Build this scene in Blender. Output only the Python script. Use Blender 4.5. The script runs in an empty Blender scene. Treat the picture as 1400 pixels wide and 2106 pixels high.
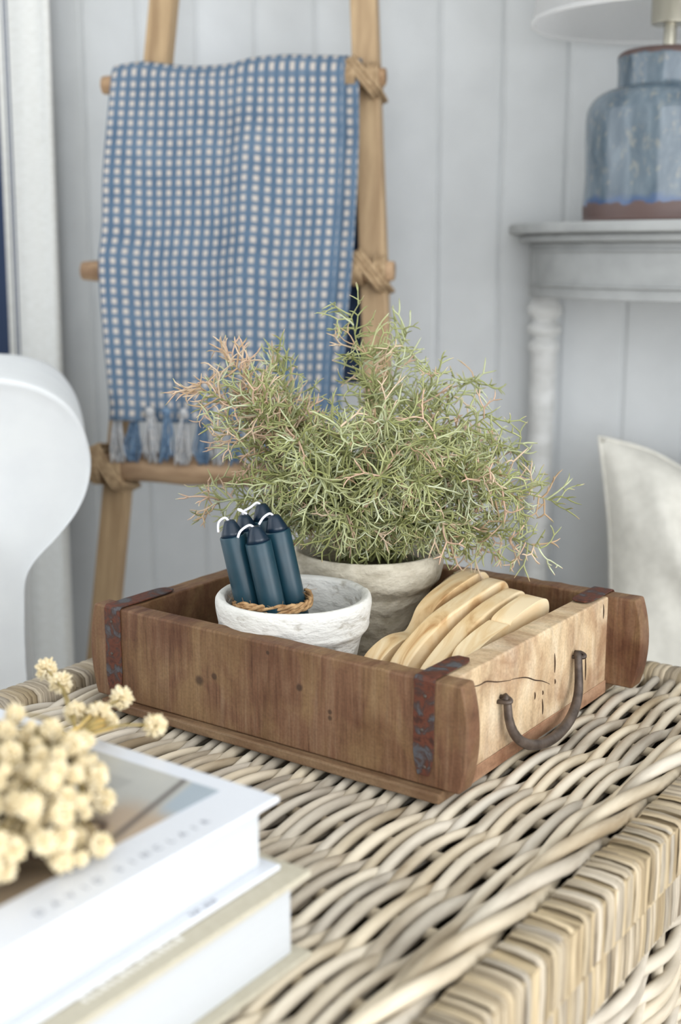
import bpy, math, random
from mathutils import Vector, Matrix, noise
rnd = random.Random(7)
scene = bpy.context.scene
COL = scene.collection
PI = math.pi
R = math.radians

# ------------------------------------------------------------------ camera, light, exposure
TOP = 0.42                     # height of the woven trunk top
CAMZ = 0.8238
cd = bpy.data.cameras.new('camera')
cam = bpy.data.objects.new('camera', cd); COL.objects.link(cam)
cam.location = (0, 0, CAMZ); cam.rotation_euler = (R(90 - 11.82), 0, 0)
cd.sensor_fit = 'HORIZONTAL'; cd.sensor_width = 36; cd.lens = 65.97
cd.clip_start = 0.02; cd.clip_end = 60
cd.dof.use_dof = True; cd.dof.focus_distance = 1.07; cd.dof.aperture_fstop = 6.6
scene.camera = cam

world = bpy.data.worlds.new('daylight'); scene.world = world; world.use_nodes = True
bg = world.node_tree.nodes['Background']
bg.inputs[0].default_value = (0.86, 0.93, 1.0, 1); bg.inputs[1].default_value = 1.2

def area(name, loc, rot, sx, sy, power, col=(1, 1, 1)):
    l = bpy.data.lights.new(name, 'AREA'); l.shape = 'RECTANGLE'; l.size = sx; l.size_y = sy
    l.energy = power; l.color = col
    o = bpy.data.objects.new(name, l); COL.objects.link(o); o.location = loc; o.rotation_euler = rot
    return o
# daylight standing in the two big windows (right wall, and the wall behind the photographer)
area('daylight_right_window', (2.02, -0.95, 1.15), (0, R(90), 0), 2.1, 2.0, 62, (0.995, 0.995, 1.0))
area('daylight_rear_window', (0.2, -2.12, 1.15), (R(90), 0, 0), 2.6, 2.1, 52, (0.965, 0.98, 1.0))
area('added_left_fill', (-2.27, 1.3, 1.25), (0, R(-90), 0), 2.0, 2.0, 15, (0.965, 0.98, 1.0))  # unseen third source, added to fill the shadows on the left

vs = scene.view_settings
vs.view_transform = 'Standard'; vs.look = 'None'; vs.gamma = 1.0; vs.use_curve_mapping = False
vs.exposure = 0.0
scene.cycles.max_bounces = 8; scene.cycles.diffuse_bounces = 5

# ------------------------------------------------------------------ helpers
def lin(r, g=None, b=None):
    if g is None: r, g, b = r
    def f(c):
        c /= 255.0
        return c / 12.92 if c <= 0.04045 else ((c + 0.055) / 1.055) ** 2.4
    return (f(r), f(g), f(b), 1.0)

class NT:
    def __init__(s, m):
        s.t = m.node_tree; s.n = s.t.nodes; s.l = s.t.links
    def new(s, ty, **kw):
        n = s.n.new(ty)
        for k, v in kw.items(): setattr(n, k, v)
        return n
    def link(s, a, b): s.l.new(a, b)
    def math(s, op, a, b=None, clamp=False):
        n = s.n.new('ShaderNodeMath'); n.operation = op; n.use_clamp = clamp
        for i, x in enumerate((a, b)):
            if x is None: continue
            if isinstance(x, (int, float)): n.inputs[i].default_value = x
            else: s.l.new(x, n.inputs[i])
        return n.outputs[0]
    def mix(s, fac, a, b, blend='MIX'):
        n = s.n.new('ShaderNodeMix'); n.data_type = 'RGBA'; n.blend_type = blend; n.clamp_factor = True
        for i, x in ((0, fac), (6, a), (7, b)):
            if isinstance(x, (int, float)): n.inputs[i].default_value = x
            elif isinstance(x, tuple): n.inputs[i].default_value = x
            else: s.l.new(x, n.inputs[i])
        return n.outputs[2]
    def coords(s, kind='Object'):
        return s.n.new('ShaderNodeTexCoord').outputs[kind]
    def mapping(s, vec, scale=(1, 1, 1), loc=(0, 0, 0), rot=(0, 0, 0)):
        n = s.n.new('ShaderNodeMapping'); s.l.new(vec, n.inputs[0])
        n.inputs['Scale'].default_value = scale; n.inputs['Location'].default_value = loc; n.inputs['Rotation'].default_value = rot
        return n.outputs[0]
    def noise(s, vec, scale=5, detail=4, rough=0.55, dist=0):
        n = s.n.new('ShaderNodeTexNoise'); s.l.new(vec, n.inputs['Vector'])
        n.inputs['Scale'].default_value = scale; n.inputs['Detail'].default_value = detail
        n.inputs['Roughness'].default_value = rough; n.inputs['Distortion'].default_value = dist
        return n.outputs[0]
    def ramp(s, fac, stops):
        n = s.n.new('ShaderNodeValToRGB'); s.l.new(fac, n.inputs[0])
        e = n.color_ramp.elements
        while len(e) < len(stops): e.new(0.5)
        for i, (p, c) in enumerate(stops):
            e[i].position = p; e[i].color = c if isinstance(c, tuple) else (c, c, c, 1)
        return n.outputs[0]
    def sep(s, vec):
        n = s.n.new('ShaderNodeSeparateXYZ'); s.l.new(vec, n.inputs[0]); return n.outputs
    def bump(s, h, strength=0.3, dist=0.001):
        n = s.n.new('ShaderNodeBump'); n.inputs['Strength'].default_value = strength; n.inputs['Distance'].default_value = dist
        s.l.new(h, n.inputs['Height']); return n.outputs[0]

def new_mat(name, rough=0.6, spec=0.4):
    m = bpy.data.materials.new(name); m.use_nodes = True
    t = NT(m); b = t.n['Principled BSDF']
    b.inputs['Roughness'].default_value = rough
    b.inputs['Specular IOR Level'].default_value = spec
    return m, t, b

def speckle_mat(name, c1, c2, scale=20, stretch=(1, 1, 1), rough=0.6, spec=0.35, bump=0.2, bdist=0.001, lo=0.35, hi=0.65, detail=5, sheen=0, objvar=0.0, satvar=0.1):
    m, t, b = new_mat(name, rough, spec)
    v = t.mapping(t.coords(), stretch)
    if objvar:
        oi = t.new('ShaderNodeObjectInfo').outputs['Random']
        cmb = t.new('ShaderNodeCombineXYZ'); t.link(t.math('MULTIPLY', oi, 37.0), cmb.inputs[0]); t.link(t.math('MULTIPLY', oi, 11.0), cmb.inputs[1])
        va = t.new('ShaderNodeVectorMath', operation='ADD'); t.link(v, va.inputs[0]); t.link(cmb.outputs[0], va.inputs[1]); v = va.outputs[0]
    n = t.noise(v, scale, detail)
    c = t.ramp(n, [(lo, c1), (hi, c2)])
    if objvar:
        hs = t.new('ShaderNodeHueSaturation'); t.link(c, hs.inputs['Color'])
        t.link(t.math('ADD', t.math('MULTIPLY', oi, objvar), 1 - objvar / 2), hs.inputs['Value'])
        t.link(t.math('ADD', t.math('MULTIPLY', t.math('FRACT', t.math('MULTIPLY', oi, 7.13)), satvar), 1 - satvar / 2), hs.inputs['Saturation'])
        c = hs.outputs[0]
    t.link(c, b.inputs['Base Color'])
    if bump: t.link(t.bump(n, bump, bdist), b.inputs['Normal'])
    if sheen: b.inputs['Sheen Weight'].default_value = sheen
    return m

def link_obj(name, me, mat=None, parent=None):
    o = bpy.data.objects.new(name, me); COL.objects.link(o)
    if mat and not me.materials: me.materials.append(mat)
    if parent: o.parent = parent
    return o

class MB:
    def __init__(s): s.v = []; s.f = []; s.c = []; s.uv = {}
    def add(s, vs, fs, col=None):
        k = len(s.v); s.v += [tuple(x) for x in vs]; s.f += [tuple(i + k for i in f) for f in fs]
        if col is not None: s.c += [col] * len(vs) if not isinstance(col, list) else col
        return s
    def box(s, x0, x1, y0, y1, z0, z1):
        return s.add([(x0,y0,z0),(x1,y0,z0),(x1,y1,z0),(x0,y1,z0),(x0,y0,z1),(x1,y0,z1),(x1,y1,z1),(x0,y1,z1)],
                     [(0,3,2,1),(4,5,6,7),(0,1,5,4),(1,2,6,5),(2,3,7,6),(3,0,4,7)])
    def tube(s, pts, rad, n=8, cap=True, closed=False, col=None, squash=1.0):
        pts = [Vector(p) for p in pts]; m = len(pts)
        if not isinstance(rad, (list, tuple)): rad = [rad] * m
        t0 = (pts[1] - pts[0]).normalized()
        up = Vector((0, 0, 1)) if abs(t0.z) < 0.9 else Vector((1, 0, 0))
        nrm = (up - t0 * up.dot(t0)).normalized()
        vs = []; cs = []
        for i in range(m):
            a = pts[i - 1] if (i > 0 or closed) else pts[i]
            b = pts[(i + 1) % m] if (i < m - 1 or closed) else pts[i]
            t = (b - a)
            t = t.normalized() if t.length > 1e-9 else t0
            nrm = (nrm - t * nrm.dot(t))
            nrm = nrm.normalized() if nrm.length > 1e-9 else t.orthogonal().normalized()
            bi = t.cross(nrm)
            for k in range(n):
                a2 = 2 * PI * k / n
                vs.append(pts[i] + (nrm * math.cos(a2) * squash + bi * math.sin(a2)) * rad[i])
            if col is not None: cs += [col[i] if isinstance(col, list) else col] * n
        fs = []
        for i in range(m if closed else m - 1):
            j = (i + 1) % m
            for k in range(n):
                fs.append((i*n + k, i*n + (k+1) % n, j*n + (k+1) % n, j*n + k))
        if cap and not closed:
            fs.append(tuple(range(n - 1, -1, -1))); fs.append(tuple((m-1)*n + k for k in range(n)))
        return s.add(vs, fs, cs if col is not None else None)
    def lathe(s, prof, n=40, c=(0, 0, 0), wob=0.0, wobs=20, seed=0, closed=True):
        vs = []; fs = []
        for (r, z) in prof:
            for k in range(n):
                a = 2 * PI * k / n
                p = Vector((r * math.cos(a), r * math.sin(a), z))
                if wob:
                    d = noise.noise(p * wobs + Vector((seed * 7.3, 0, 0))) * wob + noise.noise(p * wobs * 3.1 + Vector((0, seed * 3.3, 0))) * wob * 0.45
                    rr = max(r + d, 0.0); p = Vector((rr * math.cos(a), rr * math.sin(a), z + d * 0.3))
                vs.append(p + Vector(c))
        m = len(prof)
        for i in range(m - 1):
            for k in range(n): fs.append((i*n + k, i*n + (k+1) % n, (i+1)*n + (k+1) % n, (i+1)*n + k))
        if closed:
            fs.append(tuple(range(n - 1, -1, -1))); fs.append(tuple((m-1)*n + k for k in range(n)))
        return s.add(vs, fs)
    def prism(s, outline, d0, d1, axis='y'):
        n = len(outline)
        def P(a, b, d): return (a, d, b) if axis == 'y' else ((d, a, b) if axis == 'x' else (a, b, d))
        vs = [P(a, b, d0) for a, b in outline] + [P(a, b, d1) for a, b in outline]
        fs = [(i, (i+1) % n, n + (i+1) % n, n + i) for i in range(n)]
        fs.append(tuple(range(n - 1, -1, -1))); fs.append(tuple(range(n, 2*n)))
        return s.add(vs, fs)
    def grid(s, nu, nv, fn):
        vs = [fn(i / nu, j / nv) for j in range(nv + 1) for i in range(nu + 1)]
        fs = [(j*(nu+1) + i, j*(nu+1) + i + 1, (j+1)*(nu+1) + i + 1, (j+1)*(nu+1) + i) for j in range(nv) for i in range(nu)]
        return s.add(vs, fs)
    def mesh(s, name, smooth=True, fix=True):
        me = bpy.data.meshes.new(name); me.from_pydata(s.v, [], s.f); me.update()
        if fix:
            import bmesh
            bm = bmesh.new(); bm.from_mesh(me); bmesh.ops.recalc_face_normals(bm, faces=bm.faces); bm.to_mesh(me); bm.free()
        if smooth:
            me.polygons.foreach_set('use_smooth', [True] * len(me.polygons))
        if s.c:
            at = me.color_attributes.new('tint', 'FLOAT_COLOR', 'POINT')
            at.data.foreach_set('color', [x for c in s.c for x in (*c[:3], 1.0)])
        return me
    def build(s, name, mat, parent=None, smooth=True, bevel=0, seg=2, loc=None, fix=True, sharp=None):
        me = s.mesh(name, smooth, fix); o = link_obj(name, me, mat, parent)
        if bevel:
            b = o.modifiers.new('bevel', 'BEVEL'); b.width = bevel; b.segments = seg; b.limit_method = 'ANGLE'; b.angle_limit = R(40)
            if smooth:
                w = o.modifiers.new('wn', 'WEIGHTED_NORMAL'); w.keep_sharp = False
        if loc: o.location = loc
        return o

def tag(o, label, cat, group=None):
    o['label'] = label; o['category'] = cat
    if group: o['group'] = group
    return o
def thing(name, label, cat, loc=(0, 0, 0), rotz=0.0, group=None):
    o = bpy.data.objects.new(name, None); COL.objects.link(o); o.empty_display_size = 0.05
    o.location = loc; o.rotation_euler = (0, 0, rotz)
    return tag(o, label, cat, group)
def struct(o): o['kind'] = 'structure'; return o
def catmull(pts, n, closed=False):
    pts = [Vector(p) for p in pts]; m = len(pts); out = []
    rng = m if closed else m - 1
    for i in range(rng):
        if closed: p0, p1, p2, p3 = pts[i-1], pts[i], pts[(i+1) % m], pts[(i+2) % m]
        else: p0, p1, p2, p3 = pts[max(i-1, 0)], pts[i], pts[i+1], pts[min(i+2, m-1)]
        for k in range(n):
            t = k / n
            out.append(0.5 * ((2*p1) + (-p0 + p2)*t + (2*p0 - 5*p1 + 4*p2 - p3)*t*t + (-p0 + 3*p1 - 3*p2 + p3)*t*t*t))
    if not closed: out.append(pts[-1])
    return out

YAW = R(-35.45); X0, Y0 = -0.2218, 1.0808          # trunk / tray frame
def TW(u, v, w): return Vector((X0 + u*math.cos(YAW) - v*math.sin(YAW), Y0 + u*math.sin(YAW) + v*math.cos(YAW), TOP + w))
WA = R(-13)                                        # the boarded wall runs 13 degrees off the picture plane
WD = Vector((math.cos(WA), math.sin(WA), 0)); WN = Vector((math.sin(WA), -math.cos(WA), 0)); W0 = Vector((0, 2.1, 0))
def WW(s, off, z): return W0 + WD*s + WN*off + Vector((0, 0, z))

# ------------------------------------------------------------------ materials
M = {}
M['wall'] = speckle_mat('white_painted_boards', lin(192, 195, 197), lin(202, 205, 207), 6, rough=0.5, bump=0.05)
M['plaster'] = speckle_mat('white_plaster', lin(226, 226, 224), lin(232, 232, 230), 9, rough=0.8, bump=0.05)
M['floor'] = speckle_mat('pale_oak_floor', lin(196, 190, 180), lin(214, 209, 200), 8, (1, 12, 1), rough=0.5)

def plank_mat(name, dark, mid, light, knots=(), streak=(150, 20, 11), rough=0.62, blotch=13.0, patch=None):
    m, t, b = new_mat(name, rough, 0.28)
    co = t.coords()
    s1 = t.noise(t.mapping(co, streak), 1.0, 7, 0.62, 0.4)
    s2 = t.noise(co, blotch, 4, 0.55, 0.6)
    s3 = t.noise(t.mapping(co, (streak[0]*4, streak[1]*4, streak[2]*2.4)), 1.0, 3, 0.5)
    base = t.ramp(s1, [(0.25, dark), (0.48, mid), (0.78, light)])
    s4 = t.noise(co, 420, 3, 0.6)
    blot = t.ramp(s2, [(0.32, lin(176, 146, 130)), (0.6, (1, 1, 1, 1))])
    s5 = t.noise(t.mapping(co, (1, 1, 0.5)), 28, 4, 0.6, 0.8)
    base = t.mix(t.ramp(s5, [(0.42, 0.0), (0.62, 0.6)]), base, patch) if patch else base
    c = t.mix(0.75, base, blot, 'MULTIPLY')
    fine = t.ramp(s3, [(0.3, 0.62), (0.55, 1.0)])
    c = t.mix(0.5, c, fine, 'MULTIPLY')
    c = t.mix(0.35, c, t.ramp(s4, [(0.3, 0.55), (0.6, 1.15)]), 'MULTIPLY')
    xyz = t.sep(co)
    for (u, w, r) in knots:
        du = t.math('SUBTRACT', xyz[0], u); dw = t.math('SUBTRACT', xyz[2], w)
        d = t.math('SQRT', t.math('ADD', t.math('MULTIPLY', du, du), t.math('MULTIPLY', dw, dw)))
        d = t.math('ADD', d, t.math('MULTIPLY', t.math('SUBTRACT', s2, 0.5), r * 0.8))
        k = t.math('SUBTRACT', 1.0, t.math('DIVIDE', d, r), clamp=True)
        c = t.mix(t.math('MULTIPLY', t.math('MINIMUM', t.math('MULTIPLY', k, 2.2), 1.0), 0.8), c, lin(58, 42, 32))
    t.link(c, b.inputs['Base Color'])
    h = t.math('ADD', t.math('MULTIPLY', s1, 0.6), t.math('MULTIPLY', s3, 0.5))
    t.link(t.bump(h, 0.45, 0.0012), b.inputs['Normal'])
    return m
M['plank'] = plank_mat('weathered_teak', lin(84, 56, 40), lin(118, 86, 64), lin(142, 116, 92), patch=lin(138, 112, 78),
                       knots=((0.125, 0.046, 0.0065), (0.142, 0.053, 0.004), (0.232, 0.062, 0.004), (0.262, 0.048, 0.003), (0.262, 0.043, 0.003), (0.20, 0.085, 0.002)))
M['plank_end'] = plank_mat('pale_scrubbed_teak', lin(178, 150, 116), lin(206, 182, 148), lin(228, 212, 186), streak=(20, 36, 16), blotch=20)
M['plank_base'] = plank_mat('brown_base_board', lin(84, 62, 44), lin(118, 92, 68), lin(146, 122, 94), streak=(9, 60, 60))
M['batten'] = plank_mat('red_brown_batten', lin(130, 96, 74), lin(170, 134, 106), lin(190, 158, 130), streak=(20, 12, 60))
M['slit'] = speckle_mat('dark_crack', lin(44, 30, 20), lin(70, 48, 30), 60, rough=0.9, bump=0)

def rust_mat():
    m, t, b = new_mat('rusted_iron_strap', 0.7, 0.4)
    co = t.coords()
    n = t.noise(co, 75, 5, 0.6, 0.5); n2 = t.noise(co, 240, 4)
    c = t.ramp(n, [(0.34, lin(60, 32, 22)), (0.46, lin(96, 50, 32)), (0.54, lin(66, 46, 40)), (0.62, lin(78, 78, 82))])
    c = t.mix(0.4, c, t.ramp(n2, [(0.3, 0.5), (0.6, 1.0)]), 'MULTIPLY')
    t.link(c, b.inputs['Base Color']); t.link(t.bump(n2, 0.5, 0.0006), b.inputs['Normal'])
    return m
M['rust'] = rust_mat()
M['iron'] = speckle_mat('dark_forged_iron', lin(66, 56, 50), lin(108, 96, 88), 70, rough=0.5, spec=0.6, bump=0.3, bdist=0.0005)
for mm in ('iron',):
    M[mm].node_tree.nodes['Principled BSDF'].inputs['Metallic'].default_value = 0.5

M['cane'] = speckle_mat('grey_washed_cane', lin(144, 130, 110), lin(208, 198, 180), 34, (1, 0.16, 1), rough=0.6, bump=0.35, objvar=0.24, satvar=0.45, lo=0.3, hi=0.58)
M['cane_x'] = speckle_mat('grey_washed_cane_stake', lin(150, 136, 114), lin(198, 186, 164), 26, (0.1, 1, 1), rough=0.6, bump=0.25, objvar=0.2)
M['wrap'] = speckle_mat('split_cane_wrap', lin(108, 94, 76), lin(184, 170, 146), 40, (0.18, 6.0, 0.3), rough=0.6, bump=0.5, objvar=0.45, satvar=0.55, lo=0.3, hi=0.6)
M['gap_shade'] = speckle_mat('weave_gap_shade', lin(44, 36, 28), lin(66, 54, 42), 30, rough=0.9, bump=0.1)  # dark brown stands in for the shade seen through the weave gaps

M['pot_white'] = speckle_mat('whitewashed_terracotta', lin(176, 171, 160), lin(222, 221, 216), 60, (1, 1, 2.2), rough=0.85, spec=0.2, bump=1.0, bdist=0.0035, lo=0.27, hi=0.42, detail=8)
M['pot_grey'] = speckle_mat('grey_clay', lin(162, 153, 134), lin(206, 199, 182), 40, (1, 1, 1.6), rough=0.9, spec=0.15, bump=1.0, bdist=0.006, lo=0.3, hi=0.6, detail=8)
M['soil'] = speckle_mat('dark_moss_fill', lin(70, 64, 44), lin(104, 96, 66), 60, rough=0.95, bump=0.8, bdist=0.003)
M['wax'] = speckle_mat('petrol_blue_wax', lin(15, 48, 61), lin(22, 58, 72), 9, (1, 1, 3), rough=0.38, spec=0.5, bump=0.06, bdist=0.0006)
M['wax'].node_tree.nodes['Principled BSDF'].inputs['Subsurface Weight'].default_value = 0.0
M['wax_tip'] = speckle_mat('dark_blue_wax_tip', lin(12, 32, 50), lin(17, 38, 56), 20, rough=0.3, spec=0.5, bump=0.0)
M['wick'] = speckle_mat('white_cotton_wick', lin(224, 226, 238), lin(240, 240, 246), 90, rough=0.9, bump=0.2)
M['jute'] = speckle_mat('jute_twine', lin(150, 112, 74), lin(204, 168, 124), 160, (1, 1, 1), rough=0.9, bump=0.6, bdist=0.0006)
M['rope'] = speckle_mat('tan_lashing_rope', lin(140, 116, 88), lin(178, 154, 122), 110, rough=0.9, bump=0.5, bdist=0.001)
def heart_mat():
    m, t, b = new_mat('olive_wood', 0.42, 0.4)
    co = t.mapping(t.coords(), (55, 14, 14), rot=(0, 0, 0.15))
    oi = t.new('ShaderNodeObjectInfo').outputs['Random']
    cmb = t.new('ShaderNodeCombineXYZ'); t.link(t.math('MULTIPLY', oi, 19.0), cmb.inputs[1])
    va = t.new('ShaderNodeVectorMath', operation='ADD'); t.link(co, va.inputs[0]); t.link(cmb.outputs[0], va.inputs[1])
    n = t.noise(va.outputs[0], 1.0, 5, 0.55, 1.2)
    c = t.ramp(n, [(0.28, lin(182, 138, 92)), (0.42, lin(222, 192, 146)), (0.6, lin(236, 216, 180))])
    t.link(c, b.inputs['Base Color']); t.link(t.bump(n, 0.15, 0.0008), b.inputs['Normal'])
    return m
M['heart'] = heart_mat()
M['page'] = speckle_mat('white_page_block', lin(190, 193, 196), lin(196, 199, 201), 3, (1, 1, 260), rough=0.8, spec=0.2, bump=0.15, bdist=0.0003)
M['cover_white'] = speckle_mat('white_gloss_cover', lin(214, 218, 226), lin(218, 222, 229), 4, rough=0.3, spec=0.4, bump=0)
M['cover_beige'] = speckle_mat('beige_cloth_cover', lin(184, 177, 158), lin(192, 186, 168), 200, rough=0.75, bump=0.1, bdist=0.0003)
M['ink'] = speckle_mat('grey_ink', lin(140, 144, 154), lin(148, 152, 162), 20, rough=0.6, bump=0)
M['ink_white'] = speckle_mat('white_ink', lin(232, 230, 224), lin(238, 236, 230), 20, rough=0.6, bump=0)
M['straw'] = speckle_mat('straw_stem', lin(206, 170, 92), lin(228, 200, 130), 60, rough=0.7, bump=0.2)
M['twig'] = speckle_mat('dry_olive_twig', lin(140, 122, 70), lin(170, 150, 96), 60, rough=0.8, bump=0.2)
M['petal'] = speckle_mat('cream_dried_petals', lin(218, 198, 152), lin(238, 226, 196), 1.6, rough=0.9, spec=0.1, bump=0.0, bdist=0.0015, lo=0.3, hi=0.6)
M['ladder'] = speckle_mat('ladder_pine', lin(146, 122, 94), lin(176, 152, 120), 9, (7, 7, 0.8), rough=0.6, bump=0.2, objvar=0.1)
M['rung'] = speckle_mat('bark_stripped_rung', lin(132, 104, 78), lin(184, 154, 122), 16, (0.7, 3, 3), rough=0.65, bump=0.5, bdist=0.002, objvar=0.12)
M['console'] = speckle_mat('grey_white_chalk_paint', lin(150, 152, 152), lin(164, 166, 166), 7, (1, 3, 3), rough=0.55, bump=0.1)
M['console_leg'] = speckle_mat('worn_white_paint', lin(190, 191, 190), lin(208, 209, 209), 30, (1, 1, 2), rough=0.55, bump=0.1)
M['sofa'] = speckle_mat('white_slipcover_cotton', lin(222, 225, 228), lin(228, 231, 233), 14, rough=0.9, spec=0.15, bump=0.1, bdist=0.001, sheen=0.1)
M['pillow'] = speckle_mat('cream_linen', lin(204, 202, 194), lin(214, 212, 204), 60, rough=0.95, spec=0.1, bump=0.25, bdist=0.0008)
M['shade'] = speckle_mat('off_white_linen_shade', lin(240, 241, 241), lin(246, 246, 246), 120, rough=0.9, bump=0.1)
_t = NT(M['shade']); _b = _t.n['Principled BSDF']; _tr = _t.new('ShaderNodeBsdfTranslucent'); _tr.inputs[0].default_value = lin(248, 248, 248)
_mx = _t.new('ShaderNodeMixShader'); _mx.inputs[0].default_value = 0.7; _t.link(_b.outputs[0], _mx.inputs[1]); _t.link(_tr.outputs[0], _mx.inputs[2]); _t.link(_mx.outputs[0], _t.n['Material Output'].inputs[0])
M['steel'] = speckle_mat('brushed_nickel', lin(168, 164, 150), lin(190, 186, 172), 40, (1, 1, 0.1), rough=0.3, spec=0.6, bump=0)
M['steel'].node_tree.nodes['Principled BSDF'].inputs['Metallic'].default_value = 0.85

def foliage_mat():
    m, t, b = new_mat('sage_fern_twigs', 0.6, 0.3)
    a = t.new('ShaderNodeAttribute', attribute_name='tint')
    n = t.noise(t.coords(), 60, 3)
    c = t.mix(0.35, a.outputs['Color'], t.ramp(n, [(0.3, 0.6), (0.6, 1.0)]), 'MULTIPLY')
    t.link(c, b.inputs['Base Color'])
    return m
M['foliage'] = foliage_mat()

def weave_mat():
    m, t, b = new_mat('blue_waffle_check', 0.95, 0.1)
    uv = t.sep(t.new('ShaderNodeUVMap', uv_map='UVMap').outputs[0])
    P = 0.01485
    wv = t.noise(t.coords(), 900, 2); wl = t.noise(t.coords(), 22, 3)
    def cell(x, half, jit):
        f = t.math('FRACT', t.math('ADD', t.math('DIVIDE', x, P), jit))
        d = t.math('ABSOLUTE', t.math('SUBTRACT', f, 0.5))
        return t.math('MULTIPLY', t.math('SUBTRACT', half, d), 9.0, clamp=True)
    j = t.math('MULTIPLY', wl, 0.25)
    cu = cell(uv[0], 0.295, j); cv = cell(uv[1], 0.325, j)
    dot = t.math('MULTIPLY', cu, cv)
    fv = t.math('ABSOLUTE', t.math('SUBTRACT', t.math('FRACT', t.math('ADD', t.math('DIVIDE', uv[1], P), j)), 0.5))
    mid = t.math('MULTIPLY', t.math('SUBTRACT', 0.29, t.math('ABSOLUTE', t.math('SUBTRACT', t.math('FRACT', t.math('ADD', t.math('DIVIDE', uv[0], P), j)), 0.5))), 9.0, clamp=True)
    blue = t.ramp(wl, [(0.3, lin(80, 101, 124)), (0.7, lin(96, 117, 139))])
    c = t.mix(t.math('MULTIPLY', mid, 0.10), blue, lin(206, 204, 200))
    c = t.mix(t.math('MULTIPLY', dot, 0.9), c, lin(196, 188, 180))
    sel = t.math('GREATER_THAN', uv[0], 0.3445)
    c = t.mix(sel, c, lin(96, 117, 139))
    c = t.mix(0.35, c, t.ramp(wv, [(0.3, 0.6), (0.6, 1.0)]), 'MULTIPLY')
    t.link(c, b.inputs['Base Color'])
    h = t.math('ADD', t.math('MULTIPLY', dot, 1.0), t.math('MULTIPLY', wv, 0.4))
    t.link(t.bump(h, 0.6, 0.0022), b.inputs['Normal'])
    return m
M['throw'] = weave_mat()
M['throw_plain'] = speckle_mat('blue_yarn', lin(82, 106, 134), lin(120, 142, 164), 160, rough=0.95, spec=0.1, bump=0.4)
M['throw_pale'] = speckle_mat('pale_yarn', lin(160, 164, 170), lin(190, 188, 186), 160, rough=0.95, spec=0.1, bump=0.4)
M['throw_shaded'] = speckle_mat('shaded_blue_yarn', lin(50, 62, 86), lin(66, 82, 108), 160, rough=0.95, spec=0.1, bump=0.4)  # darker copy of the throw blue, shade behind the cloth painted in

def curtain_mat():
    m, t, b = new_mat('striped_linen', 0.95, 0.1)
    uv = t.sep(t.new('ShaderNodeUVMap', uv_map='UVMap').outputs[0])
    n = t.noise(t.mapping(t.coords(), (60, 60, 500)), 1.0, 3)
    base = t.ramp(n, [(0.3, lin(202, 202, 198)), (0.7, lin(216, 217, 215))])
    c = base
    for a0, a1 in ((0.099, 0.103), (0.106, 0.109), (0.120, 0.19)):
        k = t.math('MULTIPLY', t.math('GREATER_THAN', uv[0], a0), t.math('LESS_THAN', uv[0], a1))
        c = t.mix(k, c, lin(58, 70, 96))
    t.link(c, b.inputs['Base Color']); t.link(t.bump(n, 0.3, 0.0006), b.inputs['Normal'])
    return m
M['curtain'] = curtain_mat()

def glaze_mat():
    m, t, b = new_mat('blue_grey_reactive_glaze', 0.12, 0.6)
    co = t.coords(); z = t.sep(co)[2]
    n1 = t.noise(t.mapping(co, (1, 1, 0.35)), 46, 6, 0.6, 0.5); n2 = t.noise(t.mapping(co, (1, 1, 0.6)), 110, 4); n3 = t.noise(co, 55, 4)
    c = t.ramp(n1, [(0.3, lin(62, 78, 92)), (0.5, lin(86, 100, 111)), (0.7, lin(108, 121, 131))])
    c = t.mix(t.ramp(n2, [(0.56, 0.0), (0.68, 0.5)]), c, lin(140, 138, 128))
    zj = t.math('ADD', z, t.math('MULTIPLY', t.math('SUBTRACT', n3, 0.5), 0.022))
    blue = t.math('MULTIPLY', t.math('SUBTRACT', 0.034, zj), 120, clamp=True)
    c = t.mix(blue, c, lin(56, 80, 116))
    brown = t.math('MULTIPLY', t.math('SUBTRACT', 0.0235, zj), 500, clamp=True)
    rim = t.math('MULTIPLY', t.math('SUBTRACT', t.math('ADD', z, t.math('MULTIPLY', t.math('SUBTRACT', n3, 0.5), 0.010)), 0.2135), 600, clamp=True)
    br = t.math('MAXIMUM', brown, rim)
    c = t.mix(br, c, lin(82, 62, 58))
    t.link(c, b.inputs['Base Color'])
    t.link(t.math('ADD', 0.12, t.math('MULTIPLY', br, 0.4)), b.inputs['Roughness'])
    t.link(t.bump(n1, 0.12, 0.002), b.inputs['Normal'])
    return m
M['glaze'] = glaze_mat()

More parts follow.
